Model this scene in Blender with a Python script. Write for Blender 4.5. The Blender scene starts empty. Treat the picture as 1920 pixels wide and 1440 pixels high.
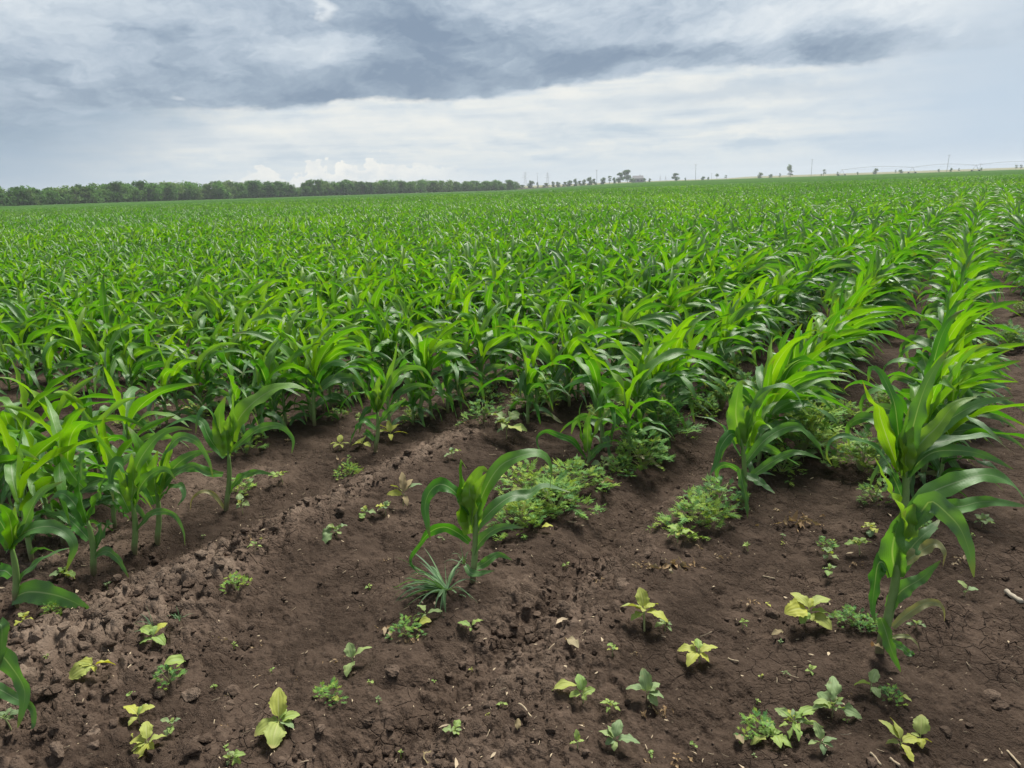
import bpy, math, random
import numpy as np
from mathutils import Vector, Matrix
R = lambda d: d * math.pi / 180
rng = np.random.default_rng(7)
random.seed(7)
sc = bpy.context.scene
COL = sc.collection

# ------------------------------------------------------------------ camera
F, CX, CY, CAMH = 1387.0, 960.0, 720.0, 1.5
ROLL, PITCH = R(1.909), R(15.0)
FW = np.array([0, math.cos(PITCH), -math.sin(PITCH)])
UP = np.array([0, math.sin(PITCH), math.cos(PITCH)])
RT = np.array([1.0, 0, 0])
CR = math.cos(ROLL) * RT - math.sin(ROLL) * UP
CU = math.sin(ROLL) * RT + math.cos(ROLL) * UP
EYE = np.array([0, 0, CAMH])

def ray(px, py):
    v = FW + (px - CX) / F * CR - (py - CY) / F * CU
    return v / np.linalg.norm(v)

def ground(px, py, z=0.0):
    v = ray(px, py)
    t = (z - CAMH) / v[2]
    return EYE + v * t

def azel(px, py):
    v = ray(px, py)
    return math.degrees(math.atan2(v[0], v[1])), math.degrees(math.asin(v[2]))

def at_dist(px, d):
    """point on the ground plane d metres away at the azimuth of a far pixel column"""
    a, _ = azel(px, 380 - 0.0333 * px)
    return np.array([d * math.sin(R(a)), d * math.cos(R(a))])

cam = bpy.data.cameras.new('camera')
co = bpy.data.objects.new('camera', cam)
COL.objects.link(co)
co.matrix_world = Matrix((
    (CR[0], CU[0], -FW[0], 0), (CR[1], CU[1], -FW[1], 0), (CR[2], CU[2], -FW[2], CAMH), (0, 0, 0, 1)))
cam.sensor_fit = 'HORIZONTAL'
cam.angle = 2 * math.atan(960 / F)
cam.clip_start, cam.clip_end = 0.05, 20000
sc.camera = co

# row frame of the field
AZ = R(32.36)
UD = np.array([math.sin(AZ), math.cos(AZ)])     # along the rows
ND = np.array([math.cos(AZ), -math.sin(AZ)])    # across the rows, to the right
ROW0, DROW = -0.14, 0.722

# ------------------------------------------------------------------ noise (numpy)
def _h(ix, iy, s):
    n = (ix.astype(np.int64) * 374761393 + iy.astype(np.int64) * 668265263 + s * 1442695041) & 0xFFFFFFFF
    n = ((n ^ (n >> 13)) * 1274126177) & 0xFFFFFFFF
    n = ((n ^ (n >> 16)) * 2246822519) & 0xFFFFFFFF
    return ((n ^ (n >> 15)) & 0xFFFFFF) / float(0xFFFFFF)

def vnoise(x, y, s=0):
    ix, iy = np.floor(x), np.floor(y)
    fx, fy = x - ix, y - iy
    fx = fx * fx * (3 - 2 * fx); fy = fy * fy * (3 - 2 * fy)
    a, b = _h(ix, iy, s), _h(ix + 1, iy, s)
    c, d = _h(ix, iy + 1, s), _h(ix + 1, iy + 1, s)
    return (a * (1 - fx) + b * fx) * (1 - fy) + (c * (1 - fx) + d * fx) * fy

def fbm(x, y, s=0, o=4):
    r, a, t = 0, 0.5, 0
    for i in range(o):
        r = r + a * vnoise(x, y, s + i); t += a
        x, y, a = x * 2.03 + 11.3, y * 2.03 + 5.7, a * 0.5
    return r / t

def worley(x, y, s=0):
    ix, iy = np.floor(x), np.floor(y)
    f1 = np.full(x.shape, 9.0); f2 = np.full(x.shape, 9.0); cid = np.zeros(x.shape)
    for dx in (-1, 0, 1):
        for dy in (-1, 0, 1):
            jx, jy = ix + dx, iy + dy
            px = jx + 0.15 + 0.7 * _h(jx, jy, s); py = jy + 0.15 + 0.7 * _h(jx, jy, s + 5)
            d = np.hypot(px - x, py - y)
            nearer = d < f1
            f2 = np.where(nearer, f1, np.minimum(f2, d))
            cid = np.where(nearer, _h(jx, jy, s + 9), cid)
            f1 = np.where(nearer, d, f1)
    return f1, f2, cid

def sstep(a, b, x):
    t = np.clip((x - a) / (b - a), 0, 1)
    return t * t * (3 - 2 * t)

def gauss(x, c, w):
    return np.exp(-((x - c) / w) ** 2)

AZ_T = [-60, -35, -20, -10, 0, 4, 8, 11, 60]
AZ_H = [0, 0, -0.63, -0.97, -1.4, -0.95, 0.05, 0.45, 0.5]
def terrain(x, y):
    d = np.hypot(x, y)
    a = np.degrees(np.arctan2(x, np.maximum(y, 1e-6)))
    h = np.interp(a, AZ_T, AZ_H)
    return h * sstep(50, 420, d)

def crumb_mask(x, y):
    p = x * ND[0] + y * ND[1]; a = x * UD[0] + y * UD[1]
    wob = 0.07 * (fbm(a * 1.3, p * 0.3, 21, 3) - 0.5)
    m = gauss(p + wob, -2.56, 0.17) * (0.5 + 0.5 * sstep(6, 3, a))
    m = m + 0.6 * gauss(p + wob, -1.22, 0.16) * sstep(4.5, 2.5, a)
    m = m + 0.45 * gauss(p + wob, -0.95, 0.12) * sstep(3.5, 2.2, a)
    m = m + 0.8 * sstep(-1.75, -2.3, p) * sstep(2.0, 1.2, a)
    m = m + 0.35 * sstep(0.55, 0.75, fbm(x * 2.2, y * 2.2, 44, 3))
    return np.clip(m, 0, 1.2)

def soil(x, y):
    """height and dryness of the soil"""
    x = np.asarray(x, float); y = np.asarray(y, float)
    p = x * ND[0] + y * ND[1]; a = x * UD[0] + y * UD[1]
    d = np.hypot(x, y)
    near = sstep(22, 10, d)
    wob = 0.08 * (fbm(a * 1.1, p * 0.2, 3, 3) - 0.5)
    q = p + wob
    k = (q - ROW0) / DROW
    base = 0.018 * np.cos(2 * np.pi * k)                    # rows slightly raised
    ridge = 0.048 * gauss(q, -2.57, 0.19) * sstep(7, 4, a) - 0.02 * gauss(q, -2.86, 0.1)
    fur = -0.042 * gauss(q, -1.24, 0.11) * sstep(6, 3.5, a) + 0.026 * gauss(q, -1.02, 0.12) - 0.012 * gauss(q, -0.55, 0.2) + 0.03 * gauss(q, -1.45, 0.1) * sstep(4, 2.5, a)
    z = (base + ridge + fur) * near
    z = z + 0.05 * (fbm(x * 1.7, y * 1.7, 11, 3) - 0.5) * near
    cm = crumb_mask(x, y)
    wx = x + 0.02 * (vnoise(x * 31, y * 31, 70) - .5); wy = y + 0.02 * (vnoise(x * 31, y * 31, 71) - .5)
    f1, f2, c1 = worley(wx * 19, wy * 19, 31)
    g1, g2, c2 = worley(wx * 41 + 3, wy * 41, 57)
    lump = sstep(0.0, 0.35, f2 - f1) * (0.3 + c1) * (c1 > 0.35)
    lump2 = sstep(0.0, 0.3, g2 - g1) * (0.3 + c2)
    z = z + near * (0.022 * lump * (0.16 + 0.9 * cm) + 0.010 * lump2 * (0.35 + 0.65 * cm))
    z = z + near * 0.022 * (fbm(x * 9, y * 9, 77, 4) - 0.5) + near * 0.024 * (fbm(x * 26, y * 26, 78, 4) - 0.5) + near * 0.012 * np.maximum(0, vnoise(x * 55 + wx * 20, y * 55, 79) - .55)
    crack = sstep(0.05, 0.0, np.abs(fbm(x * 5, y * 5, 90, 4) - 0.5)) * sstep(0.5, 0.62, fbm(x * 1.6, y * 1.6, 93, 2))
    z = z - near * 0.012 * crack
    dry = np.clip(0.12 + 0.75 * cm * (0.4 + 0.6 * c1) + 0.5 * (fbm(x * 1.1 + 9, y * 1.1, 5, 4) - 0.5), 0, 1)
    dry = dry * (1 - 0.65 * gauss(q, -2.88, 0.13)) * (1 - 0.6 * gauss(q, -1.24, 0.07))
    return z + terrain(x, y), dry

def soil_z(x, y):
    return float(soil(np.array([x]), np.array([y]))[0][0])

# ------------------------------------------------------------------ materials
def lin(r, g, b):
    f = lambda c: (c / 255 / 12.92) if c / 255 <= 0.04045 else ((c / 255 + 0.055) / 1.055) ** 2.4
    return (f(r), f(g), f(b), 1)

class NT:
    def __init__(s, nt): s.nt = nt
    def new(s, t, **k):
        n = s.nt.nodes.new(t)
        for a, v in k.items(): setattr(n, a, v)
        return n
    def put(s, sock, v):
        if isinstance(v, bpy.types.NodeSocket): s.nt.links.new(v, sock)
        elif v is not None:
            if sock.type == 'RGBA' and len(v) == 3: v = (*v, 1)
            sock.default_value = v
    def m(s, op, a, b=None, c=None, clamp=False):
        n = s.new('ShaderNodeMath', operation=op, use_clamp=clamp)
        for i, v in enumerate((a, b, c)):
            if v is not None: s.put(n.inputs[i], v)
        return n.outputs[0]
    def add(s, a, b): return s.m('ADD', a, b)
    def sub(s, a, b): return s.m('SUBTRACT', a, b)
    def mul(s, a, b): return s.m('MULTIPLY', a, b)
    def sm(s, a, b, x):
        n = s.new('ShaderNodeMapRange', interpolation_type='SMOOTHSTEP')
        s.put(n.inputs['Value'], x)
        if a <= b:
            n.inputs['From Min'].default_value, n.inputs['From Max'].default_value = a, b
        else:
            n.inputs['From Min'].default_value, n.inputs['From Max'].default_value = b, a
            n.inputs['To Min'].default_value, n.inputs['To Max'].default_value = 1, 0
        return n.outputs[0]
    def mix(s, f, a, b, bt='MIX'):
        n = s.new('ShaderNodeMix', data_type='RGBA', blend_type=bt)
        s.put(n.inputs[0], f); s.put(n.inputs[6], a); s.put(n.inputs[7], b)
        return n.outputs[2]
    def noise(s, vec, scale=1, detail=4, rough=0.5, dist=0):
        n = s.new('ShaderNodeTexNoise')
        if vec is not None: s.put(n.inputs['Vector'], vec)
        n.inputs['Scale'].default_value = scale; n.inputs['Detail'].default_value = detail
        n.inputs['Roughness'].default_value = rough; n.inputs['Distortion'].default_value = dist
        return n.outputs['Fac']
    def xyz(s, x, y, z=0.0):
        n = s.new('ShaderNodeCombineXYZ')
        for i, v in enumerate((x, y, z)): s.put(n.inputs[i], v)
        return n.outputs[0]
    def attr(s, name):
        return s.new('ShaderNodeAttribute', attribute_name=name).outputs['Fac']
    def ramp(s, f, pts):
        n = s.new('ShaderNodeValToRGB'); e = n.color_ramp.elements
        while len(e) < len(pts): e.new(0.5)
        for q, (pos, c) in zip(e, pts): q.position = pos; q.color = c if len(c) == 4 else (*c, 1)
        s.put(n.inputs[0], f)
        return n.outputs[0]

def mat(name):
    m = bpy.data.materials.new(name); m.use_nodes = True
    m.node_tree.nodes.clear()
    return m, NT(m.node_tree)

def out(n, sh):
    o = n.new('ShaderNodeOutputMaterial'); n.nt.links.new(sh, o.inputs['Surface'])

def principled(n, col, rough=0.6, spec=0.3, normal=None):
    p = n.new('ShaderNodeBsdfPrincipled')
    n.put(p.inputs['Base Color'], col); n.put(p.inputs['Roughness'], rough)
    p.inputs['Specular IOR Level'].default_value = spec
    if normal is not None: n.put(p.inputs['Normal'], normal)
    return p.outputs[0]

def bump(n, h, strength=0.5, dist=0.01):
    b = n.new('ShaderNodeBump'); b.inputs['Strength'].default_value = strength
    b.inputs['Distance'].default_value = dist; n.put(b.inputs['Height'], h)
    return b.outputs[0]

def leafy(name, ramp_pts, trans=0.35, rough=0.45, spec=0.45, veins=90.0, rib=(0.36, 0.48, 0.25), ribw=0.045, tip=None, varia=0.35, tr_tint=(1.25, 1.2, 0.5), blot=0.0):
    """leaf material: colour by the leaf's age, pale midrib, fine veins, light passing through the blade"""
    m, n = mat(name)
    age = n.attr('age')
    rnd = n.new('ShaderNodeObjectInfo').outputs['Random']
    geo = n.new('ShaderNodeNewGeometry')
    pos = geo.outputs['Position']
    patch = n.noise(pos, 9, 3, 0.6)
    a2 = n.add(age, n.mul(n.sub(patch, 0.5), 0.35))
    a2 = n.add(a2, n.mul(n.sub(rnd, 0.5), varia))
    if name == 'corn_leaf': a2 = n.add(a2, n.mul(n.sub(n.noise(pos, 0.07, 3, 0.6), 0.5), 1.3))
    col = n.ramp(a2, ramp_pts)
    uv = n.new('ShaderNodeUVMap').outputs[0]
    sp = n.new('ShaderNodeSeparateXYZ'); n.put(sp.inputs[0], uv)
    u, v = sp.outputs[0], sp.outputs[1]
    du = n.m('ABSOLUTE', n.sub(u, 0.5))
    if ribw:
        ribf = n.mul(n.sm(ribw, ribw * 0.3, du), n.sm(1.0, 0.3, v))
        col = n.mix(n.mul(ribf, 0.75), col, rib)
    vs = n.m('SINE', n.mul(u, veins))
    col = n.mix(n.add(0.06, n.mul(vs, 0.06)), col, (0.02, 0.05, 0.01))
    if tip:
        col = n.mix(n.mul(n.sm(0.86, 1.0, n.add(v, n.mul(n.sub(rnd, 0.5), 0.12))), 0.8), col, tip)
    if blot:
        bl = n.sm(0.62, 0.72, n.noise(pos, 35, 2, 0.6))
        col = n.mix(n.mul(bl, blot), col, (0.30, 0.17, 0.06))
    bk = geo.outputs['Backfacing']
    col = n.mix(n.mul(bk, 0.22), col, (0.22, 0.30, 0.17))
    bn = bump(n, n.add(n.mul(vs, 0.3), n.noise(pos, 60, 2, 0.5)), 0.25, 0.004)
    p = principled(n, col, rough, spec, bn)
    t = n.new('ShaderNodeBsdfTranslucent')
    n.put(t.inputs[0], n.mix(1.0, col, tr_tint, 'MULTIPLY'))
    mx = n.new('ShaderNodeMixShader'); mx.inputs[0].default_value = trans
    n.nt.links.new(p, mx.inputs[1]); n.nt.links.new(t.outputs[0], mx.inputs[2])
    out(n, mx.outputs[0])
    return m

M = {}
M['corn'] = leafy('corn_leaf', [(0.0, (0.220, 0.405, 0.012)), (0.3, (0.110, 0.298, 0.013)), (0.6, (0.059, 0.210, 0.020)), (1.0, (0.084, 0.202, 0.072))],
                  trans=0.40, rough=0.43, spec=0.48, tip=(0.17, 0.19, 0.04), tr_tint=(1.3, 1.4, 0.35))
M['corn_old'] = leafy('corn_leaf_drying', [(0, (0.25, 0.30, 0.08)), (1, (0.30, 0.27, 0.12))], trans=0.35, tip=(0.35, 0.25, 0.12))
M['corn_stripe'] = leafy('corn_leaf_striped', [(0, (0.22, 0.42, 0.015)), (1, (0.14, 0.34, 0.02))], trans=0.45, veins=40, tip=(0.3, 0.2, 0.05))
M['yellow'] = leafy('yellow_seedling_leaf', [(0, (0.50, 0.50, 0.045)), (0.5, (0.44, 0.46, 0.07)), (1, (0.36, 0.42, 0.10))], trans=0.3, rough=0.6, spec=0.25,
                    veins=30, rib=(0.55, 0.55, 0.2), ribw=0.05, tip=(0.38, 0.3, 0.1), blot=0.25, tr_tint=(1.2, 1.15, 0.5))
M['pale'] = leafy('pale_green_seedling_leaf', [(0, (0.30, 0.38, 0.12)), (0.5, (0.22, 0.31, 0.12)), (1, (0.16, 0.24, 0.11))], trans=0.28, rough=0.6, spec=0.25,
                  veins=25, rib=(0.3, 0.4, 0.2), ribw=0.05, blot=0.35)
M['lime'] = leafy('lime_seedling_leaf', [(0, (0.34, 0.44, 0.08)), (1, (0.22, 0.36, 0.07))], trans=0.3, rough=0.6, spec=0.25, veins=25, ribw=0.05, blot=0.2)
M['rag'] = leafy('feathery_weed_leaf', [(0, (0.32, 0.44, 0.060)), (0.5, (0.165, 0.335, 0.065)), (1, (0.095, 0.235, 0.075))], trans=0.3, rough=0.6, spec=0.25, veins=8, ribw=0, varia=0.6)
M['grass'] = leafy('grass_blade', [(0, (0.10, 0.23, 0.075)), (1, (0.045, 0.15, 0.065))], trans=0.3, rough=0.5, spec=0.35, veins=30, ribw=0.08)
M['dead'] = leafy('dead_leaf', [(0, (0.36, 0.25, 0.14)), (0.5, (0.25, 0.16, 0.085)), (1, (0.42, 0.33, 0.22))], trans=0.2, rough=0.8, spec=0.15, veins=30, rib=(0.4, 0.3, 0.2), tr_tint=(1.1, 0.9, 0.6), varia=0.9)

def stem_mat(name, c0, c1):
    m, n = mat(name)
    pos = n.new('ShaderNodeNewGeometry').outputs['Position']
    age = n.attr('age')
    col = n.mix(age, c0, c1)
    if name == 'corn_stalk': col = n.mix(n.sm(.26, .06, age), col, (0.17, 0.13, 0.075))
    col = n.mix(n.mul(n.noise(pos, 70, 3), 0.5), col, (0.10, 0.16, 0.05))
    out(n, principled(n, col, 0.5, 0.35))
    return m
M['stalk'] = stem_mat('corn_stalk', (0.26, 0.36, 0.14), (0.16, 0.30, 0.06))
M['weedstem'] = stem_mat('seedling_stem', (0.32, 0.30, 0.14), (0.30, 0.36, 0.14))
M['redstem'] = stem_mat('reddish_seedling_stem', (0.22, 0.12, 0.08), (0.24, 0.26, 0.12))

def soil_mat(name, clod=False):
    m, n = mat(name)
    pos = n.new('ShaderNodeNewGeometry').outputs['Position']
    if clod:
        rnd = n.attr('age')
        dry = n.add(n.mul(rnd, 0.75), 0.15)
    else:
        dry = n.attr('dry')
    n1 = n.noise(pos, 3.1, 5, 0.6); n2 = n.noise(pos, 26, 5, 0.65); n3 = n.noise(pos, 150, 3, 0.6)
    d = n.add(dry, n.mul(n.sub(n2, 0.5), 0.5)); d = n.add(d, n.mul(n.sub(n1, 0.5), 0.75))
    col = n.ramp(d, [(0.0, (0.043, 0.0298, 0.0218)), (0.35, (0.073, 0.0512, 0.0378)), (0.65, (0.124, 0.0895, 0.067)), (1.0, (0.180, 0.135, 0.102))])
    col = n.mix(n.mul(n.sm(0.55, 0.75, n3), 0.35), col, (0.15, 0.12, 0.09))
    col = n.mix(n.mul(n.sm(0.5, 0.35, n3), 0.3), col, (0.022, 0.016, 0.012))
    h = n.add(n.mul(n2, 1.0), n.mul(n3, 0.5))
    h = n.add(h, n.mul(n.noise(pos, 420, 2, 0.6), 0.2))
    h = n.mul(h, n.add(0.35, n.mul(n.sm(.40, .60, n.noise(pos, 5.5, 4, 0.65)), 0.9)))
    f_ = n.new('ShaderNodeTexVoronoi', feature='DISTANCE_TO_EDGE'); f_.inputs['Scale'].default_value = 17
    n.put(f_.inputs['Vector'], pos)
    ck = n.mul(n.sm(.05, .0, n.add(f_.outputs['Distance'], n.mul(n.sub(n2, .5), .12))), n.sm(.5, .62, n.noise(pos, 2.1, 3, 0.6)))
    h = n.sub(h, n.mul(ck, .5))
    out(n, principled(n, col, 0.9, 0.07, bump(n, h, 1.0, 0.018)))
    return m
M['soil'] = soil_mat('dark_field_soil')
M['clod'] = soil_mat('dry_soil_clod', True)

def plain(name, col, rough=0.7, spec=0.3, var=0.3, scale=6):
    m, n = mat(name)
    tc = n.new('ShaderNodeTexCoord').outputs['Object']
    c2 = tuple(c * 0.6 for c in col[:3])
    out(n, principled(n, n.mix(n.mul(n.noise(tc, scale, 4, 0.6), var * 2), col, c2), rough, spec))
    return m
M['steel'] = plain('galvanised_steel', (0.42, 0.44, 0.46), 0.45, 0.5)
M['conc'] = plain('weathered_concrete', (0.36, 0.36, 0.36), 0.85)
M['bark'] = plain('tree_bark', (0.11, 0.085, 0.06), 0.9)
M['wallm'] = plain('pale_plaster', (0.24, 0.24, 0.23), 0.85)
M['roofm'] = plain('grey_roof_sheet', (0.20, 0.20, 0.21), 0.7)
M['rubber'] = plain('black_rubber', (0.03, 0.03, 0.03), 0.8)
M['glass'] = plain('dark_window_glass', (0.04, 0.05, 0.06), 0.15, 0.6)
M['straw'] = plain('bleached_straw', (0.50, 0.40, 0.27), 0.8, 0.2, 0.5, 40)
M['cob'] = plain('bleached_stick', (0.48, 0.42, 0.33), 0.85, 0.2, 0.6, 60)

def tree_leaf_mat(name, a, b):
    m, n = mat(name)
    age = n.attr('age')
    rnd = n.new('ShaderNodeObjectInfo').outputs['Random']
    col = n.mix(age, a, b)
    col = n.mix(n.mul(rnd, 0.45), col, tuple(x * 0.7 for x in b))
    col = n.mix(n.mul(n.sm(.5, .98, rnd), .5), col, (0.22, 0.30, 0.09))
    p = principled(n, col, 0.9, 0.05)
    t = n.new('ShaderNodeBsdfTranslucent'); n.put(t.inputs[0], col)
    mx = n.new('ShaderNodeMixShader'); mx.inputs[0].default_value = 0.45
    n.nt.links.new(p, mx.inputs[1]); n.nt.links.new(t.outputs[0], mx.inputs[2])
    out(n, mx.outputs[0])
    return m
M['tree'] = tree_leaf_mat('broadleaf_foliage', (0.165, 0.315, 0.070), (0.085, 0.205, 0.040))
M['tree2'] = tree_leaf_mat('dark_foliage', (0.115, 0.225, 0.062), (0.060, 0.150, 0.040))

def canopy_mat():
    m, n = mat('far_corn_canopy')
    pos = n.new('ShaderNodeNewGeometry').outputs['Position']
    sp = n.new('ShaderNodeSeparateXYZ'); n.put(sp.inputs[0], pos)
    a = n.add(n.mul(sp.outputs[0], float(UD[0])), n.mul(sp.outputs[1], float(UD[1])))
    p = n.add(n.mul(sp.outputs[0], float(ND[0])), n.mul(sp.outputs[1], float(ND[1])))
    big = n.noise(n.xyz(n.mul(a, 0.012), n.mul(p, 0.03)), 1, 4, 0.55)
    fine = n.noise(pos, 2.2, 4, 0.7)
    col = n.ramp(n.add(n.mul(big, 0.6), n.mul(fine, 0.4)), [(0.3, (0.040, 0.095, 0.024)), (0.5, (0.056, 0.122, 0.030)), (0.7, (0.075, 0.148, 0.036))])
    out(n, principled(n, col, 1.0, 0.0, bump(n, fine, 0.8, 0.25)))
    return m
M['canopy'] = canopy_mat()

def strip_mat():
    m, n = mat('distant_stubble')
    pos = n.new('ShaderNodeNewGeometry').outputs['Position']
    col = n.ramp(n.noise(pos, 0.02, 4, 0.6), [(0.35, (0.10, 0.15, 0.05)), (0.5, (0.22, 0.19, 0.09)), (0.65, (0.08, 0.13, 0.045))])
    out(n, principled(n, col, 0.9, 0.1))
    return m
M['strip'] = strip_mat()

# ------------------------------------------------------------------ mesh builder and object helpers
class MB:
    def __init__(s): s.v, s.f, s.uv, s.age, s.n = [], [], [], [], 0
    def grid(s, P, U, V, age):
        """P: (n,m,3) points"""
        n, m = P.shape[:2]; b = s.n
        s.v.append(P.reshape(-1, 3)); s.uv.append(np.stack([U.reshape(-1), V.reshape(-1)], 1))
        s.age.append(np.full(n * m, age) if np.isscalar(age) else np.asarray(age).reshape(-1))
        i, j = np.meshgrid(np.arange(n - 1), np.arange(m - 1), indexing='ij')
        q = (b + i * m + j).reshape(-1)
        s.f.append(np.stack([q, q + 1, q + m + 1, q + m], 1))
        s.n += n * m
    def quads(s, P, uv, age):
        """P: (k,4,3) loose quads"""
        k = len(P); b = s.n
        s.v.append(P.reshape(-1, 3)); s.uv.append(np.tile(np.array(uv), (k, 1)))
        s.age.append(np.repeat(np.broadcast_to(age, (k,)), 4))
        s.f.append(b + np.arange(4 * k).reshape(k, 4)); s.n += 4 * k
    def raw(s, V, Fq, age=0.5):
        b = s.n
        V = np.asarray(V, float); s.v.append(V); s.uv.append(np.zeros((len(V), 2)))
        s.age.append(np.broadcast_to(age, (len(V),)).astype(float)); s.f.append(b + np.asarray(Fq)); s.n += len(V)
    def tube(s, P, r, sides=8, age=0.5, cap=True):
        P = np.asarray(P, float); n = len(P); r = np.broadcast_to(r, (n,))
        T = np.gradient(P, axis=0); T /= np.linalg.norm(T, axis=1)[:, None] + 1e-9
        ref = np.array([1.0, 0, 0]) if abs(T[0][0]) < 0.8 else np.array([0, 1.0, 0])
        A = np.cross(T, ref); A /= np.linalg.norm(A, axis=1)[:, None] + 1e-9
        B = np.cross(T, A)
        th = np.linspace(0, 2 * np.pi, sides + 1)
        G = P[:, None] + r[:, None, None] * (np.cos(th)[None, :, None] * A[:, None] + np.sin(th)[None, :, None] * B[:, None])
        if cap:
            G = np.concatenate([G, np.repeat(P[-1][None, None], sides + 1, 1)], 0)
            n += 1
        U = np.tile(th / (2 * np.pi), (n, 1)); V = np.tile(np.linspace(0, 1, n)[:, None], (1, sides + 1))
        ag = age if np.isscalar(age) else np.repeat(np.append(age, age[-1])[:n, None], sides + 1, 1)
        s.grid(G, U, V, ag)
    def box(s, c, sz, rot=0, age=0.5):
        c = np.array(c, float); h = np.array(sz, float) / 2
        V = np.array([[x, y, z] for x in (-1, 1) for y in (-1, 1) for z in (-1, 1)]) * h
        ca, sa = math.cos(rot), math.sin(rot)
        V = np.stack([V[:, 0] * ca - V[:, 1] * sa, V[:, 0] * sa + V[:, 1] * ca, V[:, 2]], 1) + c
        s.raw(V, [[0, 1, 3, 2], [4, 6, 7, 5], [0, 4, 5, 1], [2, 3, 7, 6], [0, 2, 6, 4], [1, 5, 7, 3]], age)
    def mesh(s, name, material, smooth=True):
        V = np.concatenate(s.v); Fq = np.concatenate(s.f); UV = np.concatenate(s.uv); A = np.concatenate(s.age)
        me = bpy.data.meshes.new(name)
        me.vertices.add(len(V)); me.vertices.foreach_set('co', V.astype(np.float32).ravel())
        k = Fq.shape[1]
        me.loops.add(Fq.size); me.loops.foreach_set('vertex_index', Fq.astype(np.int32).ravel())
        me.polygons.add(len(Fq))
        me.polygons.foreach_set('loop_start', np.arange(0, Fq.size, k, dtype=np.int32))
        me.update(calc_edges=True)
        me.polygons.foreach_set('use_smooth', np.full(len(Fq), smooth))
        ul = me.uv_layers.new(name='UVMap')
        ul.data.foreach_set('uv', UV[Fq.ravel()].astype(np.float32).ravel())
        at = me.attributes.new('age', 'FLOAT', 'POINT'); at.data.foreach_set('value', A.astype(np.float32))
        me.materials.append(material)
        return me
    def obj(s, name, material, parent=None, smooth=True, link=True):
        o = bpy.data.objects.new(name, s.mesh(name, material, smooth))
        if link: COL.objects.link(o)
        if parent is not None: o.parent = parent
        return o

def tag(o, label=None, cat=None, group=None, kind=None):
    if label: o['label'] = label
    if cat: o['category'] = cat
    if group: o['group'] = group
    if kind: o['kind'] = kind
    return o

def thing(name, loc, label, cat, group=None, rz=0, s=1):
    o = bpy.data.objects.new(name, None); COL.objects.link(o)
    o.empty_display_size = 0.05
    o.location = loc; o.rotation_euler = (0, 0, rz); o.scale = (s, s, s)
    return tag(o, label, cat, group)

# ------------------------------------------------------------------ leaves
def nrm(v): return v / (np.linalg.norm(v, axis=-1, keepdims=True) + 1e-9)

def resample(P, n):
    P = np.asarray(P, float)
    # Catmull-Rom through the control points, then even spacing
    Q = np.vstack([2 * P[0] - P[1], P, 2 * P[-1] - P[-2]])
    o = []
    for i in range(1, len(Q) - 2):
        t = np.linspace(0, 1, 12, endpoint=False)[:, None]
        a, b, c, d = Q[i - 1], Q[i], Q[i + 1], Q[i + 2]
        o.append(0.5 * (2 * b + (c - a) * t + (2 * a - 5 * b + 4 * c - d) * t ** 2 + (-a + 3 * b - 3 * c + d) * t ** 3))
    o = np.vstack(o + [P[-1:]])
    l = np.concatenate([[0], np.cumsum(np.linalg.norm(np.diff(o, axis=0), axis=1))])
    q = np.linspace(0, l[-1], n)
    return np.stack([np.interp(q, l, o[:, k]) for k in range(3)], 1)

def prof_corn(s): return np.clip(0.62 + 1.5 * s, 0, 1) * np.clip(1 - np.maximum(s - 0.38, 0) / 0.63, 0, 1) ** 0.75
def prof_ovate(s): return np.clip(np.sin(np.pi * np.clip((s - 0.12) / 0.88, 0, 1) ** 0.75), 0, 1) ** 0.8 * (s > 0.12) + 0.06
def prof_spat(s): return np.clip(np.sin(np.pi * np.clip((s - 0.25) / 0.75, 0, 1) ** 0.9), 0, 1) ** 0.6 * (s > 0.25) + 0.05
def prof_spade(s): return np.where(s < .34, .07, np.clip((s - .30) / .14, 0, 1) * np.clip((1 - s) / .5, 0, 1) ** .75)
def prof_grass(s): return np.clip(0.6 + s, 0, 1) * (1 - s ** 1.6) + 0.02

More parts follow.
